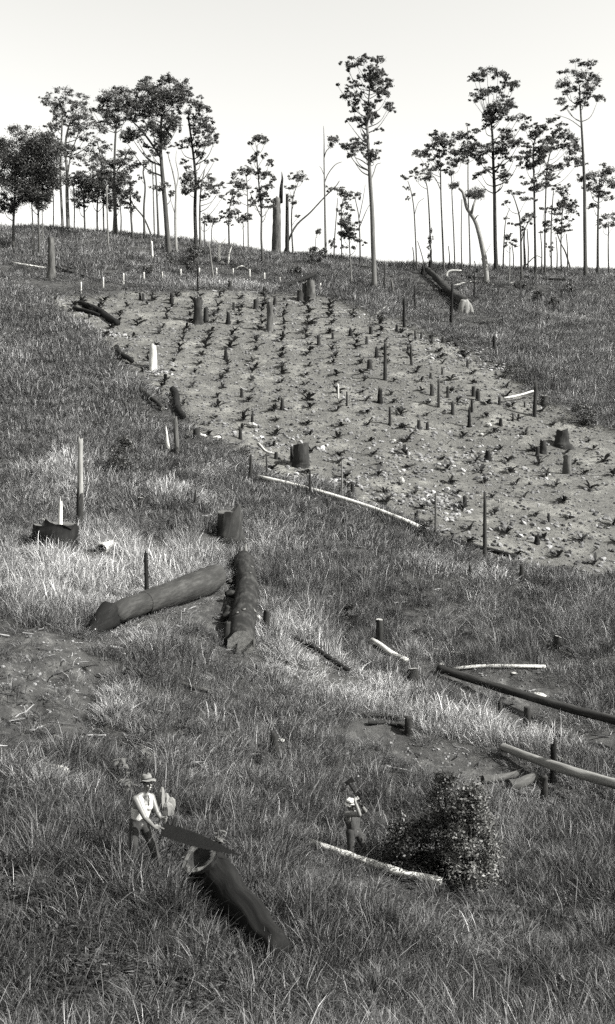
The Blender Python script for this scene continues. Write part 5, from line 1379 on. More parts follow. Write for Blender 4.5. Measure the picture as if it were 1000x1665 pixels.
# right group
gum('thin dying gum, leftmost stem of the right group', [(678, 440), (676, 395), (673, 340), (668, 310), (663, 294)], 3, 1, [(659, 289, 5, 3), (662, 307, 4, 3), (672, 316, 3, 2), (664, 321, 3, 2), (655, 287, 3, 2)], limbs=[([(674, 345), (680, 330), (690, 322)], 1.2, 0.6)], auto_limb=False)
gum('bare leaning pole propped beside the thin dying gum', [(693, 440), (686, 415), (679, 392)], 2, 1.2, [], auto_limb=False, name='dead_sapling')
gum('shaggy-stemmed slim gum, second stem of the right group', [(702, 442), (700, 400), (698, 350), (695, 308), (691, 290)], 3.6, 1.2, [(690, 289, 9, 5), (671, 282, 5, 4), (682, 278, 6, 4), (693, 277, 7, 4), (686, 268, 4, 3), (700, 388, 3, 10), (699, 410, 3, 10)], style='bark_dark')
gum('slim gum with a sloping umbrella crown in the right group', [(722, 441), (719, 370), (717, 320), (716, 270), (714, 245)], 3.4, 1.4, [(681, 250, 8, 6), (690, 247, 8, 7), (694, 238, 4, 4), (702, 239, 6, 5), (714, 222, 10, 9), (711, 232, 9, 5), (724, 231, 6, 4), (718, 246, 8, 6), (704, 257, 7, 4), (712, 255, 6, 4), (710, 270, 8, 5), (716, 267, 5, 4), (700, 280, 6, 3)], limbs=[([(717, 310), (708, 290), (700, 284)], 1.3, 0.8)], style='bark_smooth', spread=0.8)
gum('slim straight gum under the dark middle crown of the right group', [(740, 441), (738, 385), (735, 320), (734, 285)], 2.6, 1.2, [(730, 280, 6, 4), (737, 282, 5, 4), (729, 274, 4, 3), (733, 247, 7, 5), (743, 247, 8, 5), (740, 263, 9, 6), (750, 260, 8, 6), (727, 257, 5, 3)], spread=0.8)
gum('thin bare stem between two slim gums of the right group', [(751, 441), (750, 380), (751, 324)], 2.4, 1.4, [], name='dead_sapling', auto_limb=False)
gum('straight gum with a domed dark crown behind the crooked tree', [(765, 441), (763, 370), (761, 300), (761, 245), (760, 206)], 2.8, 1, [(760, 203, 3, 2), (770, 213, 8, 3), (743, 222, 10, 6), (735, 231, 6, 4), (755, 220, 6, 3), (762, 226, 7, 5), (768, 232, 6, 6), (763, 240, 13, 6), (757, 248, 8, 6), (771, 246, 6, 6), (750, 250, 8, 5)], spread=0.8, dens=1.15)
gum('crooked pale-trunked tree with two dark ball-shaped leaf clumps', [(792, 460), (789, 428), (784, 402), (779, 380), (773, 361), (765, 347), (759, 338), (755, 322), (752, 312), (746, 306)], 9.5, 4, [(738, 303, 8, 7), (773, 315, 13, 9), (766, 319, 7, 5), (781, 318, 6, 6)],
    limbs=[([(766, 348), (769, 337), (772, 328), (775, 320)], 4.5, 3), ([(771, 356), (776, 351), (779, 350)], 2, 1), ([(788, 416), (793, 406), (799, 395)], 1.2, 0.5)], style='bark_pale', dens=2.0, auto_limb=False, size=0.85)
gum('commanding tall gum with stacked umbrella tiers in the right group', [(807, 441), (805, 385), (804, 315), (802, 265), (801, 228), (799, 202)], 7, 3,
    [(778, 124, 10, 5), (792, 116, 12, 5), (810, 121, 10, 5), (820, 123, 7, 4), (771, 128, 6, 4), (832, 135, 9, 5), (836, 141, 8, 5), (822, 140, 6, 4), (803, 146, 9, 5), (788, 150, 10, 6), (778, 157, 10, 5), (770, 163, 5, 4), (815, 156, 5, 2), (824, 157, 4, 2), (805, 172, 10, 8), (798, 178, 8, 7), (828, 167, 8, 6), (820, 175, 8, 8), (800, 188, 9, 8), (817, 186, 8, 7), (793, 198, 6, 6), (789, 206, 4, 3), (842, 191, 10, 4), (855, 193, 5, 3), (830, 195, 5, 3),
     (815, 212, 6, 4), (825, 218, 9, 7), (822, 225, 6, 3), (790, 242, 10, 7), (778, 258, 7, 7), (785, 262, 7, 5), (815, 237, 9, 7), (810, 247, 8, 6), (820, 250, 7, 7), (835, 233, 9, 6), (843, 232, 6, 5), (836, 257, 9, 4), (845, 261, 4, 3), (815, 270, 5, 4), (820, 285, 9, 6), (818, 292, 5, 4), (783, 282, 8, 5), (775, 287, 5, 4), (793, 276, 6, 4)],
    limbs=[([(803, 285), (808, 275), (816, 265)], 1.8, 1), ([(805, 320), (812, 308), (818, 302)], 1.4, 0.6)], dens=1.2, style='bark_dark')
gum('thin dark broken stem left of the small pale-stemmed gum', [(818, 441), (819, 405), (822, 360), (829, 338)], 3.4, 0.8, [(823, 354, 4, 2), (830, 362, 4, 3)], auto_limb=False)
gum('small gum with a pale thin stem in front of the right group', [(827, 463), (829, 430), (829, 400)], 2.6, 1.4, [(828, 386, 7, 5), (824, 397, 4, 3), (835, 392, 5, 4), (839, 398, 4, 2)], style='bark_smooth')
gum('forked small gum with flat leaf plates in the right group', [(848, 456), (847, 395), (845, 355), (838, 328), (833, 316)], 4, 1.2, [(834, 313, 11, 3), (857, 321, 9, 4), (822, 329, 4, 4), (843, 366, 6, 3), (856, 355, 8, 6), (862, 350, 6, 4)], limbs=[([(847, 390), (853, 375), (860, 360), (868, 350)], 2, 1)], spread=0.8)
gum('broken low-limbed dead tree between forked gum and dense gum', [(854, 442), (853, 415), (852, 392), (853, 375)], 5, 2, [(852, 372, 4, 4)], limbs=[([(855, 430), (865, 421), (873, 416), (880, 419)], 2, 1)], auto_limb=False, style='bark_grey')
gum('dense many-tiered gum near the right edge', [(871, 458), (870, 400), (869, 335), (868, 285), (867, 245), (872, 220)], 4.4, 2,
    [(853, 208, 8, 4), (865, 203, 6, 4), (874, 212, 8, 6), (883, 207, 8, 4), (895, 195, 8, 4), (868, 222, 7, 5), (890, 230, 10, 7), (853, 232, 4, 3), (848, 248, 5, 2), (860, 255, 8, 6), (865, 238, 7, 4), (875, 250, 9, 7), (885, 245, 9, 7), (878, 238, 7, 5), (855, 272, 9, 4), (868, 267, 9, 4), (880, 262, 9, 6), (862, 293, 9, 5), (895, 288, 10, 4), (878, 300, 10, 7), (870, 308, 6, 4), (888, 283, 7, 4)], dens=1.2, spread=0.8, style='bark_dark')
gum('full leafy gum right behind the dense many-tiered gum', [(886, 449), (886, 390), (887, 330), (890, 270), (900, 230)], 3.6, 1.6,
    [(913, 201, 7, 3), (905, 212, 8, 5), (920, 218, 9, 8), (905, 222, 8, 6), (895, 240, 9, 5), (912, 240, 8, 5), (925, 255, 8, 8), (895, 272, 10, 5), (913, 270, 9, 5), (930, 232, 9, 7), (940, 262, 9, 7), (938, 240, 8, 6), (885, 340, 6, 4), (893, 365, 8, 5), (888, 375, 6, 4)], spread=0.8)
gum('slim gum with low leaf clumps right of the full leafy gum', [(897, 447), (896, 400), (897, 350), (900, 310)], 3, 1.4, [(903, 305, 6, 4), (910, 335, 10, 7), (905, 345, 8, 4), (905, 360, 6, 4), (894, 400, 4, 6), (920, 328, 9, 8)])
gum('slim gum at the right edge with mid-height foliage', [(913, 445), (912, 400), (914, 350), (917, 315)], 2.8, 1.4, [(918, 310, 8, 7), (912, 375, 9, 5), (922, 370, 8, 5), (920, 355, 7, 3), (930, 340, 8, 8)], style='bark_smooth')
gum('leaning dead stem at the right edge', [(930, 432), (920, 412), (912, 396), (906, 380)], 3, 1.6, [], auto_limb=False, name='dead_sapling')
gum('very tall gum cut by the right edge of the photograph', [(952, 452), (951, 380), (950, 300), (947, 230), (944, 180), (942, 140)], 7, 2, [(918, 115, 7, 3), (915, 135, 9, 7), (926, 148, 8, 5), (915, 165, 8, 5), (922, 174, 5, 4), (940, 122, 12, 8), (952, 145, 12, 8), (945, 166, 10, 7), (966, 130, 10, 8), (935, 100, 8, 4), (955, 105, 9, 5), (972, 160, 8, 6)], limbs=[([(948, 205), (926, 194), (902, 186)], 1.4, 0.6)], dens=1.1)
gum('gum at the right frame edge with a full low crown', [(972, 450), (972, 390), (973, 330), (975, 290)], 5, 2, [(970, 285, 12, 8), (985, 295, 12, 8), (960, 305, 11, 7), (978, 315, 12, 7), (992, 275, 10, 7), (965, 335, 8, 5), (950, 290, 8, 6)])
gum('slim short gum furthest right on the skyline', [(990, 449), (989, 400), (990, 360)], 3, 1.4, [(990, 352, 10, 7), (980, 365, 8, 5), (1000, 362, 8, 5)])

# leaning dead trunk in the left group and loose stems
gum('dead trunk leaning left among the left gums', [(254, 381), (236, 358), (218, 335), (203, 313)], 3.2, 1.8, [], name='dead_sapling', auto_limb=False)
for px, yb, yt, lab in ((86, 368, 300, 'bare thin stem left of the first tall gum'), (120, 372, 300, 'bare thin stem right of the tiered gum'), (196, 382, 330, 'short thin stem right of the round-crowned gum'),
                        (730, 438, 400, 'short broken stake left of the slim straight gum'), (672, 438, 402, 'short upright stake at the left end of the right group'), (834, 440, 400, 'thin short stem behind the small pale-stemmed gum'),
                        (858, 441, 372, 'thin pale stem behind the forked small gum'), (880, 444, 380, 'thin bare stem left of the full leafy gum'), (905, 444, 385, 'thin bare stem between slim gums at right'), (922, 446, 380, 'thin bare stem left of the very tall right-edge gum'), (772, 438, 424, 'stubby burnt stem right of the domed gum'), (784, 438, 420, 'stubby burnt stem left of the commanding gum')):
    gum(lab, [(px, yb), (px + 1, (yb + yt) / 2), (px - 1, yt)], 2.4, 1.4, [], name='dead_sapling', auto_limb=False)

place_plants()

# ------------------------------------------------------------------ bushes, ferns and weeds
def bush(label, px, py_top, py_base, wpx, n, leaf=0.05, mat='bush_leaf', stems=7, name='bush', cat='bush', lean=0.0, fill=0.5, group=None, top=0.75):
    """leafy bush: leaves gathered in sprays through an uneven dome"""
    g = ground(px, py_base); k = ppm(g); H = (py_base - py_top) / k; Rr = wpx / 2 / k
    seed = int(px * 3 + py_base); rng = np.random.default_rng(seed); rr = random.Random(seed)
    root = empty(name, g); tag(root, label, cat, group)
    mb = MB(); tips = []
    ns = max(14, n // 70)
    for i in range(ns):
        a = rng.uniform(0, 6.283); e = rng.random() ** fill; zz = rng.uniform(0.12, 1.0)
        prof = math.sqrt(max(0.05, 1 - (zz - 0.38) ** 2 / 0.42)) * (1.0 if zz < 0.5 else 1.0 - (1 - top) * (zz - 0.5) * 2)
        r = Rr * prof * (0.35 + 0.65 * e) * rng.uniform(0.8, 1.12)
        tips.append(g + np.array([math.cos(a) * r + lean * zz, math.sin(a) * r, H * zz]))
    for i in range(stems):
        t = tips[rr.randrange(ns)]; b0 = g + np.array([rr.uniform(-.12, .12) * Rr, rr.uniform(-.12, .12) * Rr, -0.1])
        m_ = (b0 + t) / 2 + np.array([rr.uniform(-.1, .1) * Rr, rr.uniform(-.1, .1) * Rr, 0.15 * H])
        s = spline([b0, m_, t], 4); tube(mb, s, list(np.linspace(0.018 * max(1, H), 0.006, len(s))), 5, 0.1, seed + i)
    mb.build('stem', M['bark_dark'], root, g)
    T = np.array(tips); w = rng.integers(0, ns, n)
    C = T[w] + rng.normal(0, 1, (n, 3)) * np.array([0.20, 0.20, 0.14]) * Rr * (0.6 + 0.4 * rng.random((n, 1)))
    C[:, 2] = np.maximum(C[:, 2], g[2] + 0.02)
    dirs = rand_dirs(n, rng); dirs[:, 2] = dirs[:, 2] * 0.6 + 0.1; dirs /= np.linalg.norm(dirs, axis=1, keepdims=True)
    s2 = np.cross(dirs, rand_dirs(n, rng)); s2 /= np.linalg.norm(s2, axis=1, keepdims=True) + 1e-6
    L = rng.uniform(0.6, 1.2, n) * leaf
    leaves_mesh('foliage', C, dirs * L[:, None], s2 * (L * 0.5)[:, None], M[mat], root, g)
    return root

bush('big upright speckled leafy bush in the foreground right of the axeman', 766, 1278, 1450, 88, 9500, 0.045, stems=12, top=0.45)
bush('tall left side of the speckled bush, its shade put into darker leaves', 726, 1258, 1430, 86, 6500, 0.045, mat='oak_leaf', top=0.35)  # shaded side of the same bush, painted in with darker leaves
bush('low shoots left of the speckled bush, the shade there put into dark leaves', 668, 1322, 1428, 96, 4500, 0.045, mat='plant_leaf', top=0.6)  # leaf colour darkened to stand for the bush's shade on its left
bush('dark scrubby bush alone on the left grass slope', 200, 712, 775, 50, 3000, 0.06, mat='oak_leaf', top=0.5)
bush('dark bush on the upper slope beside the tangled fallen tree', 314, 402, 447, 30, 1500, 0.12, mat='oak_leaf')
bush('small round bush above the row of white pegs', 241, 432, 448, 22, 700, 0.11, mat='oak_leaf')
bush('tiny bush right of the small round bush over the pegs', 276, 418, 432, 16, 500, 0.11, mat='oak_leaf')
bush('bush on the crest right of the jagged spire trunk', 510, 404, 430, 26, 1200, 0.13, mat='oak_leaf')
bush('low bush on the upper slope above the stump cluster', 478, 434, 452, 26, 900, 0.12, mat='oak_leaf')
bush('small dark bush on the crest left of the bare tall gum', 526, 404, 424, 16, 600, 0.13, mat='oak_leaf')
bush('upper left one of two dark bushes on the right slope', 876, 474, 494, 22, 900, 0.1, mat='oak_leaf')
bush('lower right one of two dark bushes on the right slope', 901, 484, 506, 22, 900, 0.1, mat='oak_leaf')
bush('round bush below the forked small gum', 845, 456, 473, 22, 800, 0.11, mat='oak_leaf')
bush('dark bush at the right edge under the slim gums', 926, 458, 478, 20, 700, 0.11, mat='oak_leaf')
bush('spiny low bush at the foot of the slim pale post', 690, 848, 872, 24, 900, 0.05, mat='oak_leaf')
bush('low dark bush left of the post heading the white pole', 398, 726, 746, 22, 700, 0.05, mat='oak_leaf')
bush('small dark scrub patch left of the scrubby bush', 155, 686, 702, 14, 400, 0.06, mat='oak_leaf')
bush('dark rushy clump in the grass left of the upright sawn stump', 570, 985, 1022, 30, 900, 0.06, mat='plant_leaf')
bush('dark scrub on the bank at the upper right plot edge', 838, 592, 616, 40, 1200, 0.07, mat='oak_leaf')
bush('low dark scrub at the right end of the plot edge', 948, 655, 690, 40, 1400, 0.07, mat='oak_leaf')

def weed(label, px, py_top, py_base, n, L, mat='weed_leaf'):
    """broad-leaved weed: curved blades from a few stems"""
    g = ground(px, py_base); k = ppm(g); H = (py_base - py_top) / k; rr = random.Random(int(px + py_base))
    root = empty('weed', g); tag(root, label, 'weed')
    st = MB(); ns = max(1, n // 8)
    for s_ in range(ns):
        top = g + np.array([rr.uniform(-.25, .25), rr.uniform(-.25, .25), H * rr.uniform(0.75, 1)]); b0 = g + np.array([rr.uniform(-.08, .08), rr.uniform(-.08, .08), -0.05])
        q = spline([b0, (b0 + top) / 2 + np.array([rr.uniform(-.05, .05), 0, 0.05]), top], 4)
        tube(st, q, list(np.linspace(0.014, 0.006, len(q))), 5, 0.1, s_)
        for j in range(n // ns):
            t = rr.uniform(0.35, 1.0); b_ = b0 + (top - b0) * t; a = rr.uniform(0, 6.283); d = np.array([math.cos(a), math.sin(a), 0]); sd = np.array([-math.sin(a), math.cos(a), 0]); ll = L * rr.uniform(0.7, 1.2)
            lf = MB()
            for u, w_ in ((0, 0.15), (0.3, 0.9), (0.65, 1.0), (1.0, 0.08)):
                p = b_ + d * ll * u + np.array([0, 0, ll * (0.45 * u - 0.6 * u * u)])
                lf.v += [p - sd * ll * 0.16 * w_, p + sd * ll * 0.16 * w_]
            for u in range(3): lf.face([2 * u, 2 * u + 1, 2 * u + 3, 2 * u + 2])
            lf.build('leaf', M[mat], root, g, smooth=False)
    st.build('stem', M['bark_grey'], root, g)
    return root
weed('pale star-leaved weed behind the sawing man, upper one', 192, 1226, 1275, 14, 0.26)
weed('pale star-leaved weed touching the sawing man hat', 210, 1248, 1300, 16, 0.24)
weed('darker broad-leaved weed right above the sawing man', 238, 1205, 1262, 14, 0.26)
weed('broad-leaved weed in the dark hollow at the left', 262, 1222, 1268, 12, 0.26)
weed('broad-leaved weed on the far side of the hollow log', 340, 1342, 1382, 14, 0.24)
weed('tuft of broad leaves in front of the long pale stick', 90, 1190, 1222, 8, 0.16)

# ------------------------------------------------------------------ people
def capsule(mb, p, q, r0, r1, n=12):
    p = np.asarray(p, float); q = np.asarray(q, float); ax = q - p; L = np.linalg.norm(ax) + 1e-9; ax /= L
    P = []; R = []
    for t in (-0.98, -0.8, -0.45): P.append(p + ax * r0 * t); R.append(r0 * math.sqrt(1 - t * t))
    for t in (0, 0.5, 1): P.append(p + ax * L * t); R.append(r0 + (r1 - r0) * t)
    for t in (0.45, 0.8, 0.98): P.append(q + ax * r1 * t); R.append(r1 * math.sqrt(1 - t * t))
    tube(mb, P, R, n, 0.0, 1, True, True)

def ellipsoid(mb, c, r, n=14, m=9, rot=None):
    c = np.asarray(c, float); s = len(mb.v)
    for i in range(m + 1):
        e = math.pi * i / m - math.pi / 2
        for k in range(n):
            a = 6.283185 * k / n
            v = np.array([math.cos(a) * math.cos(e) * r[0], math.sin(a) * math.cos(e) * r[1], math.sin(e) * r[2]])
            if rot is not None: v = rot @ v
            mb.v.append(c + v)
    for i in range(m):
        for k in range(n):
            k2 = (k + 1) % n; mb.face([s + i * n + k, s + i * n + k2, s + (i + 1) * n + k2, s + (i + 1) * n + k])

def skin_over(mb, name, mat, parent, voxel, smooth=4, clip=None, inflate=0.0):
    """join overlapping limbs into one continuous surface"""
    me = bpy.data.meshes.new('raw'); me.from_pydata([tuple(v) for v in mb.v], [], mb.f); me.update()
    t = bpy.data.objects.new('raw', me); COL.objects.link(t)
    r = t.modifiers.new('r', 'REMESH'); r.mode = 'VOXEL'; r.voxel_size = voxel; r.use_smooth_shade = True
    s_ = t.modifiers.new('s', 'SMOOTH'); s_.iterations = smooth; s_.factor = 0.5
    dg = bpy.context.evaluated_depsgraph_get(); dg.update()
    out = bpy.data.meshes.new_from_object(t.evaluated_get(dg))
    bpy.data.objects.remove(t)
    if inflate:
        for v in [(v_, v_.normal.copy()) for v_ in out.vertices]: v[0].co = v[0].co + v[1] * inflate
        out.update()
    if clip is not None:
        import bmesh
        bm = bmesh.new(); bm.from_mesh(out)
        bmesh.ops.delete(bm, geom=[f for f in bm.faces if not clip(f.calc_center_median())], context='FACES')
        bm.to_mesh(out); bm.free()
    out.name = name; out.materials.clear(); out.materials.append(mat)
    out.polygons.foreach_set('use_smooth', [True] * len(out.polygons))
    o = bpy.data.objects.new(name, out); COL.objects.link(o); o.parent = parent
    return o

def grip_hand(mb, c, axis, to_wrist, r, sc=1.0):
    """palm, four unequal fingers and a thumb closed round a handle of radius r; returns the wrist point"""
    c = np.asarray(c, float); ax = np.asarray(axis, float); ax /= np.linalg.norm(ax)
    w = np.asarray(to_wrist, float); w = w - ax * (w @ ax); w /= np.linalg.norm(w); v = np.cross(ax, w)
    rr_ = r + 0.011 * sc
    def on(ang, o, k=1.0): return c + ax * o + (w * math.cos(ang) + v * math.sin(ang)) * rr_ * k
    wrist = c + w * (r + 0.095 * sc) + v * 0.02
    for o in (-0.026, 0.0, 0.026):
        capsule(mb, wrist + ax * o * 0.55, on(0.1, o * sc, 1.15), 0.021 * sc, 0.017 * sc, 8)
    for o, ln in ((-0.036, 0.86), (-0.012, 1.0), (0.012, 1.02), (0.035, 0.92)):
        a = [0.15, 1.3, 2.5, 3.4]; pp = [on(0.15 + (q - 0.15) * ln, o * sc) for q in a]
        for q in range(3): capsule(mb, pp[q], pp[q + 1], (0.0105 - 0.001 * q) * sc, (0.0095 - 0.001 * q) * sc, 7)
    th = [wrist + ax * 0.028 - v * 0.01, on(-0.6, 0.047 * sc, 1.25), on(-1.7, 0.05 * sc), on(-2.5, 0.046 * sc)]
    for q in range(3): capsule(mb, th[q], th[q + 1], (0.0145 - 0.0015 * q) * sc, (0.0125 - 0.0015 * q) * sc, 8)
    return wrist

def basis(face_dir, tilt=0.0):
    f = np.array([face_dir[0], face_dir[1], 0.0]); f /= np.linalg.norm(f); f = f * math.cos(tilt) - np.array([0, 0, math.sin(tilt)])
    up0 = np.array([0, 0, 1.0]); rt = np.cross(f, up0); rt /= np.linalg.norm(rt); up = np.cross(rt, f)
    return f, rt, up

def head(mb, c, f, rt, up):
    """skull, jaw, nose, ears, brow, lips; c = centre of the head"""
    R = np.stack([rt, f, up], 1)
    ellipsoid(mb, c + up * 0.025 - f * 0.012, (0.076, 0.096, 0.098), rot=R)
    ellipsoid(mb, c - up * 0.045 + f * 0.022, (0.058, 0.068, 0.075), rot=R)
    ellipsoid(mb, c - up * 0.10 + f * 0.062, (0.028, 0.026, 0.022), rot=R)
    capsule(mb, c + f * 0.088 + up * 0.022, c + f * 0.118 - up * 0.026, 0.010, 0.016, 8)
    for s in (-1, 1):
        ellipsoid(mb, c + rt * 0.078 * s - f * 0.005 - up * 0.008, (0.012, 0.022, 0.034), rot=R)
        ellipsoid(mb, c + rt * 0.033 * s + f * 0.088 + up * 0.034, (0.026, 0.013, 0.010), rot=R)
        ellipsoid(mb, c + rt * 0.045 * s + f * 0.066 - up * 0.026, (0.022, 0.022, 0.024), rot=R)
    capsule(mb, c + f * 0.088 - up * 0.062 - rt * 0.022, c + f * 0.088 - up * 0.062 + rt * 0.022, 0.009, 0.009, 8)

def face_bits(parent, c, f, rt, up, smile=True):
    R = np.stack([rt, f, up], 1)
    for s in (-1, 1):
        m_ = MB(); ellipsoid(m_, c + rt * 0.033 * s + f * 0.087 + up * 0.014, (0.014, 0.008, 0.008), 8, 6, R); m_.build('eye', M['eye'], parent, None); bpy.context.view_layer.update()
    m_ = MB(); ellipsoid(m_, c + f * 0.094 - up * 0.060, (0.027, 0.007, 0.007), 10, 6, R); m_.build('mouth', M['teeth' if smile else 'eye'], parent, None)

def hat(parent, c, f, rt, up, mat, brim_r, crown_h, droop, crown_r=0.105):
    m_ = MB(); N = 28
    rings = [(brim_r, -0.012), (brim_r * 0.98, 0.0), (brim_r * 0.8, 0.006), (crown_r * 1.04, 0.0), (crown_r * 1.0, 0.03), (crown_r * 0.95, crown_h * 0.55), (crown_r * 0.86, crown_h * 0.85), (crown_r * 0.55, crown_h), (0.02, crown_h * 0.93)]
    for i, (r, z) in enumerate(rings):
        for k in range(N):
            a = 6.283185 * k / N; ca, sa = math.cos(a), math.sin(a)
            dz = 0.0
            if i < 3: dz = -droop * (r / brim_r) ** 2 * (0.5 + 0.5 * sa) + 0.018 * math.sin(2 * a + 0.7) * (r / brim_r) + 0.01 * math.sin(5 * a)
            if i > 5: dz = -0.03 * abs(sa) * (1 if i == 7 else 0.4) - (0.02 if abs(ca) < 0.4 else 0) * (i == 7)
            m_.v.append(c + rt * ca * r * 0.94 + f * sa * r * 1.08 + up * (z + dz))
    for i in range(len(rings) - 1):
        for k in range(N):
            k2 = (k + 1) % N; m_.face([i * N + k, i * N + k2, (i + 1) * N + k2, (i + 1) * N + k])
    o = m_.build('hat', mat, parent, None)
    sd = o.modifiers.new('thickness', 'SOLIDIFY'); sd.thickness = 0.006
    b_ = MB()
    for z in (0.004, 0.034):
        for k in range(N):
            a = 6.283185 * k / N; b_.v.append(c + rt * math.cos(a) * crown_r * 0.975 + f * math.sin(a) * crown_r * 1.12 + up * z)
    for k in range(N):
        k2 = (k + 1) % N; b_.face([k, k2, N + k2, N + k])
    h_ = b_.build('hat_band', M['band'], o, None)
    return o

def person(label, loc, J, face_dir, head_tilt, shirt, hat_mat, hat_shape, grips, smile, hair_back=True, group=None):
    """J: joints in metres from the feet; grips: (centre, axis, to_wrist, radius) for the right then the left hand"""
    root = empty('person', loc); tag(root, label, 'person', group)
    A = {k: np.asarray(v, float) for k, v in J.items()}
    f, rt, up = basis(face_dir, head_tilt)
    c = A['head']
    bd = MB(); head(bd, c, f, rt, up)
    capsule(bd, A['neck'] - (c - A['neck']) * 0.15, c - up * 0.07 - f * 0.01, 0.062, 0.056)
    sh = (A['shR'] + A['shL']) / 2; hp = (A['hipR'] + A['hipL']) / 2
    acr = A['shL'] - A['shR']; acr /= np.linalg.norm(acr); fw = np.cross(acr, [0, 0, 1.0]); fw = -fw if fw @ f < 0 else fw
    chest = sh * 0.72 + hp * 0.28; waist = sh * 0.28 + hp * 0.72
    tor = MB()
    for s in (-1, 1):
        capsule(tor, chest + acr * 0.095 * s, waist + acr * 0.07 * s, 0.125, 0.108)
        capsule(tor, sh + acr * 0.085 * s - np.array([0, 0, 0.045]), chest + acr * 0.09 * s + fw * 0.015, 0.086, 0.12)
    capsule(tor, waist + acr * -0.06, waist + acr * 0.06, 0.105, 0.105); capsule(tor, hp + acr * -0.06, hp + acr * 0.06, 0.115, 0.115); capsule(tor, chest, waist, 0.12, 0.11)
    bd.v, off = bd.v + tor.v, len(bd.v)
    bd.f += [tuple(i + off for i in q) for q in tor.f]; bd.uv += tor.uv
    for s in ('R', 'L'):
        capsule(bd, A['neck'], A['sh' + s], 0.055, 0.062)
        capsule(bd, A['sh' + s], A['sh' + s] * 0.55 + A['el' + s] * 0.45, 0.076, 0.062); capsule(bd, A['sh' + s] * 0.55 + A['el' + s] * 0.45, A['el' + s], 0.062, 0.047)
    for s, (gc, gax, gw, gr) in zip('RL', grips):
        wr = grip_hand(bd, gc, gax, gw, gr)
        m_ = A['el' + s] * 0.65 + wr * 0.35
        capsule(bd, A['el' + s], m_, 0.047, 0.05); capsule(bd, m_, wr, 0.05, 0.031)
    for s in ('R', 'L'):
        capsule(bd, A['hip' + s], A['kn' + s], 0.085, 0.055); capsule(bd, A['kn' + s], A['ft' + s], 0.052, 0.04)
    skin_over(bd, 'body', M['skin'], root, 0.0075, 3)
    face_bits(root, c, f, rt, up, smile)
    # singlet: the torso again, a little fuller, with neck and arm openings and two shoulder straps
    sg = MB(); ctr = (chest + waist) / 2
    sg.v = list(tor.v); sg.f = list(tor.f); sg.uv = list(tor.uv)
    upax = (sh - hp) / np.linalg.norm(sh - hp)
    for s in (-1, 1):
        capsule(sg, sh + acr * 0.095 * s - upax * 0.03 + fw * 0.02, chest + acr * 0.09 * s + fw * 0.04, 0.078, 0.11)
        capsule(sg, sh + acr * 0.10 * s + upax * 0.005, sh + acr * 0.10 * s - upax * 0.06, 0.068, 0.08)
    def keep(p):
        q = np.array(p) - sh; zt = q @ upax; xa = q @ acr; ya = q @ fw
        if (np.array(p) - hp) @ upax < 0.10: return False
        scoop = -0.10 if ya > 0 else -0.03
        if zt > scoop and abs(xa) < 0.055 + 0.15 * (zt - scoop): return False
        if abs(xa) > 0.15 and zt > -0.17: return False
        return True
    o = skin_over(sg, 'singlet', M[shirt], root, 0.012, 2, keep, 0.014)
    sd = o.modifiers.new('thickness', 'SOLIDIFY'); sd.thickness = 0.006
    # trousers with loose legs and a belt
    tr = MB()
    for s_ in (-1, 1): capsule(tr, hp + acr * 0.062 * s_ + upax * 0.09, hp + acr * 0.07 * s_ - upax * 0.03, 0.118, 0.128)
    for s in ('R', 'L'):
        capsule(tr, A['hip' + s], A['kn' + s], 0.112, 0.083); m_ = A['kn' + s] * 0.45 + A['ft' + s] * 0.55
        capsule(tr, A['kn' + s], m_, 0.083, 0.077); capsule(tr, m_, A['ft' + s] + np.array([0, 0, 0.10]), 0.077, 0.075)
    skin_over(tr, 'trousers', M['trousers'], root, 0.012, 2, lambda p: (np.array(p) - hp) @ upax < 0.13)
    bl = MB(); N = 24
    for z in (0.085, 0.125):
        for k in range(N):
            a = 6.283 * k / N; bl.v.append(hp + upax * z + acr * math.cos(a) * 0.185 + fw * math.sin(a) * 0.128)
    for k in range(N): bl.face([k, (k + 1) % N, N + (k + 1) % N, N + k])
    bl.build('belt', M['boot'], root, None)
    for s in ('R', 'L'):
        bt = MB(); ft = A['ft' + s]; d = A.get('toe', np.array([f[0], f[1], 0])); d = d / np.linalg.norm(d)
        capsule(bt, ft + np.array([0, 0, 0.10]), ft, 0.056, 0.05); capsule(bt, ft - d * 0.05 - [0, 0, 0.015], ft + d * 0.16 - [0, 0, 0.025], 0.045, 0.04)
        skin_over(bt, 'boot', M['boot'], root, 0.012, 2)
    hr = MB(); R = np.stack([rt, f, up], 1)
    ellipsoid(hr, c + up * 0.034 - f * 0.022, (0.082, 0.096, 0.098), rot=R)
    skin_over(hr, 'hair', M['hair'], root, 0.01, 1, lambda p: ((np.array(p) - c) @ f < 0.035 and (np.array(p) - c) @ up > -0.045) and not ((np.array(p) - c) @ f > 0.0 and (np.array(p) - c) @ up < 0.0))
    ht = 0.30; f2 = f * math.cos(ht) + up * math.sin(ht); u2 = up * math.cos(ht) - f * math.sin(ht)      # pushed back off the face
    hat(root, c + up * 0.062 - f * 0.012, f2, rt, u2, M[hat_mat], *hat_shape)
    return root

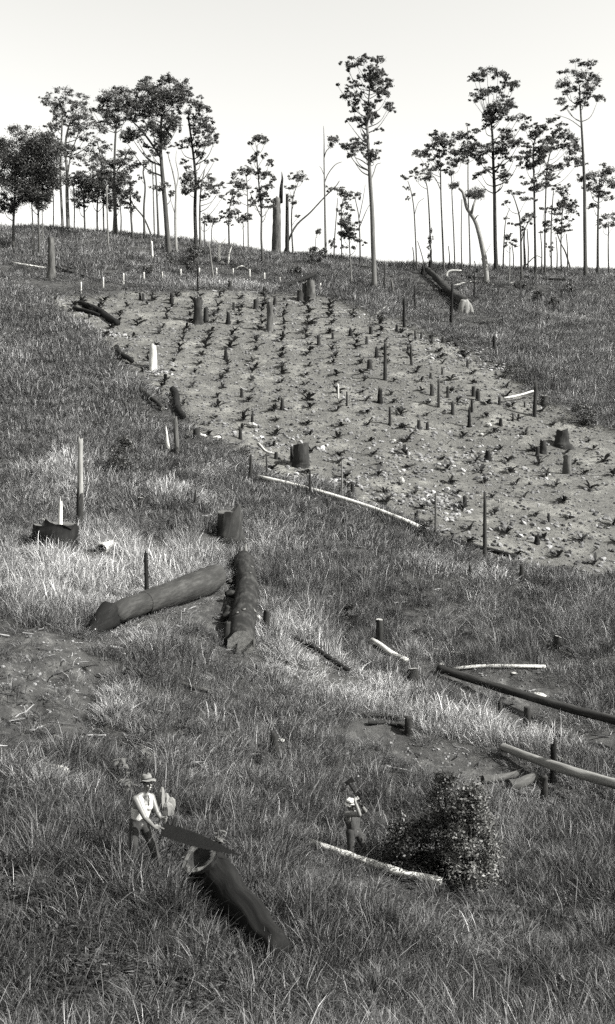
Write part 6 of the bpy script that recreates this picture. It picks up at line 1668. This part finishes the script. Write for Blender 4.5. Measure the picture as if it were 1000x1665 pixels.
# --- the sawyer
g = ground(236, 1412); K1 = ppm(g)
def L1(px, py, dy=0.0):
    p = at(px, py, depth(g) + dy); return p - g
SAW_H = L1(258, 1345, -0.12)                      # rear handle
saw_dir = L1(394, 1389, -0.62) - L1(258, 1345, -0.12); saw_len = np.linalg.norm(saw_dir); sd_ = saw_dir / saw_len
sn = np.cross(sd_, [0, -1.0, 0.15]); sn /= np.linalg.norm(sn); sn = sn if sn[2] > 0 else -sn    # up across the blade
thick = np.cross(sd_, sn)
J1 = dict(head=L1(239.5, 1274, -0.02), neck=L1(233, 1290, 0.0), shR=L1(221, 1300, -0.15), shL=L1(246, 1296, 0.10), elR=L1(235, 1329, -0.33), elL=L1(256, 1322, -0.02),
          hipR=L1(219, 1339, -0.06), hipL=L1(233, 1338, 0.08), knR=L1(217, 1372, -0.14), knL=L1(247, 1372, 0.0), ftR=np.array([-0.25, 0.0, 0.07]), ftL=np.array([0.24, 0.05, 0.07]), toe=np.array([0.8, -0.6, 0]))
h1 = SAW_H + sn * 0.0; h2 = SAW_H + sd_ * 0.10 + sn * 0.17
person('smiling man in white singlet and felt hat sawing the hollow log', g, J1, (0.70, -0.71), -0.02, 'singlet', 'felt', (0.172, 0.135, 0.02),
       [(h1, sn, J1['elR'] - h1 + np.array([0, 0, 0.05]), 0.018), (h2, sn * 0.9 + thick * 0.2, J1['elL'] - h2, 0.017)], True)
sw = empty('crosscut_saw', g + SAW_H); tag(sw, 'long dark crosscut saw held by the man in the singlet', 'saw')
bl = MB(); nt_ = 46; T0, T1 = 0.07, saw_len
def back(t): return 0.10 + 0.06 * math.sin(math.pi * min(1, t * 1.1)) - 0.115 * t
def edge(t): return -0.13 - 0.05 * math.sin(math.pi * t) + 0.115 * t
up_, lo_ = [], []
for i in range(nt_ + 1):
    t = i / nt_; x = T0 + (T1 - T0) * t
    up_.append(SAW_H + sd_ * x + sn * back(t)); lo_.append(SAW_H + sd_ * x + sn * (edge(t) - (0.016 if i % 2 else 0.0)))
for off in (0.0015, -0.0015):
    for a_ in (up_, lo_): bl.v += [g + p + thick * off for p in a_]
n1 = nt_ + 1
for i in range(nt_):
    bl.face([i, i + 1, n1 + i + 1, n1 + i]); bl.face([2 * n1 + i, 3 * n1 + i, 3 * n1 + i + 1, 2 * n1 + i + 1])
    bl.face([i, 2 * n1 + i, 2 * n1 + i + 1, i + 1]); bl.face([n1 + i, n1 + i + 1, 3 * n1 + i + 1, 3 * n1 + i])
bl.face([0, n1, 3 * n1, 2 * n1]); bl.face([nt_, 2 * n1 + nt_, 3 * n1 + nt_, n1 + nt_])
bl.build('blade', M['steel'], sw, g + SAW_H, smooth=False)
for c_, ax_, r_, hh in ((h1, sn, 0.018, 0.085), (h2, sn * 0.9 + thick * 0.2, 0.017, 0.08)):
    hd = MB(); ax_ = ax_ / np.linalg.norm(ax_); q = [g + c_ + ax_ * z for z in np.linspace(-hh, hh, 6)]
    tube(hd, q, [r_ * 0.9, r_ * 1.05, r_, r_, r_ * 1.05, r_ * 0.85], 10, 0.02, 4); hd.build('handle', M['wood_grey'], sw, g + SAW_H)
cr = MB(); tube(cr, [g + h1 + sd_ * 0.0, g + h1 + sd_ * 0.05, g + h1 + sd_ * 0.12], [0.016, 0.02, 0.014], 8, 0.02, 4); cr.build('handle_block', M['wood_grey'], sw, g + SAW_H)

# --- the axeman
g2 = ground(583, 1406)
def L2(px, py, dy=0.0):
    return at(px, py, depth(g2) + dy) - g2
AX_H = L2(566, 1272, -0.20); AX_E = L2(590, 1312, -0.28); ad = AX_H - AX_E; al = np.linalg.norm(ad); ad /= al
J2 = dict(head=L2(570.5, 1309.5, -0.05), neck=L2(572, 1319, 0.02), shR=L2(564.5, 1324, -0.17), shL=L2(579, 1323, 0.16), elR=L2(585, 1325, -0.40), elL=L2(594, 1319, -0.02),
          hipR=L2(570, 1352, -0.08), hipL=L2(581, 1352, 0.10), knR=L2(570, 1377, -0.12), knL=L2(592, 1376, 0.02), ftR=np.array([-0.18, -0.05, 0.07]), ftL=np.array([0.25, 0.08, 0.07]), toe=np.array([-0.5, -0.8, 0]))
b1 = AX_E + ad * 0.10; b2 = AX_E + ad * 0.24
person('man in pale hat and dark singlet swinging an axe over his shoulder', g2, J2, (-0.75, -0.66), 0.25, 'dark_singlet', 'felt_pale', (0.145, 0.115, 0.03),
       [(b2, ad, J2['elR'] - b2, 0.017), (b1, ad, J2['elL'] - b1, 0.017)], False)
ax = empty('axe', g2 + AX_E); tag(ax, 'axe raised behind the head of the man in the pale hat', 'axe')
hd = MB(); q = [g2 + AX_E + ad * al * t + np.array([0.012 * math.sin(3.1 * t), 0, 0]) for t in np.linspace(0, 1.03, 9)]
tube(hd, q, [0.026, 0.022, 0.020, 0.020, 0.022, 0.024, 0.024, 0.024, 0.024], 9, 0.02, 4); hd.build('handle', M['charred'], ax, g2 + AX_E)
hb = MB(); s_ = np.cross(ad, [0, 1.0, 0]); s_ /= np.linalg.norm(s_); tk = np.cross(ad, s_)
prof = [(-0.07, 0.044, 0.022), (-0.02, 0.047, 0.024), (0.05, 0.047, 0.016), (0.10, 0.062, 0.007), (0.145, 0.075, 0.001)]
for u, hh, th in prof:
    for sg_, st_ in ((-1, -1), (1, -1), (1, 1), (-1, 1)):
        hb.v.append(g2 + AX_H - s_ * u + ad * hh * sg_ + tk * th * st_)
for i in range(len(prof) - 1):
    for k in range(4): hb.face([i * 4 + k, i * 4 + (k + 1) % 4, i * 4 + 4 + (k + 1) % 4, i * 4 + 4 + k])
hb.face([0, 3, 2, 1]); e_ = 4 * (len(prof) - 1); hb.face([e_, e_ + 1, e_ + 2, e_ + 3])
hb.build('axe_head', M['charred'], ax, g2 + AX_E, smooth=False)
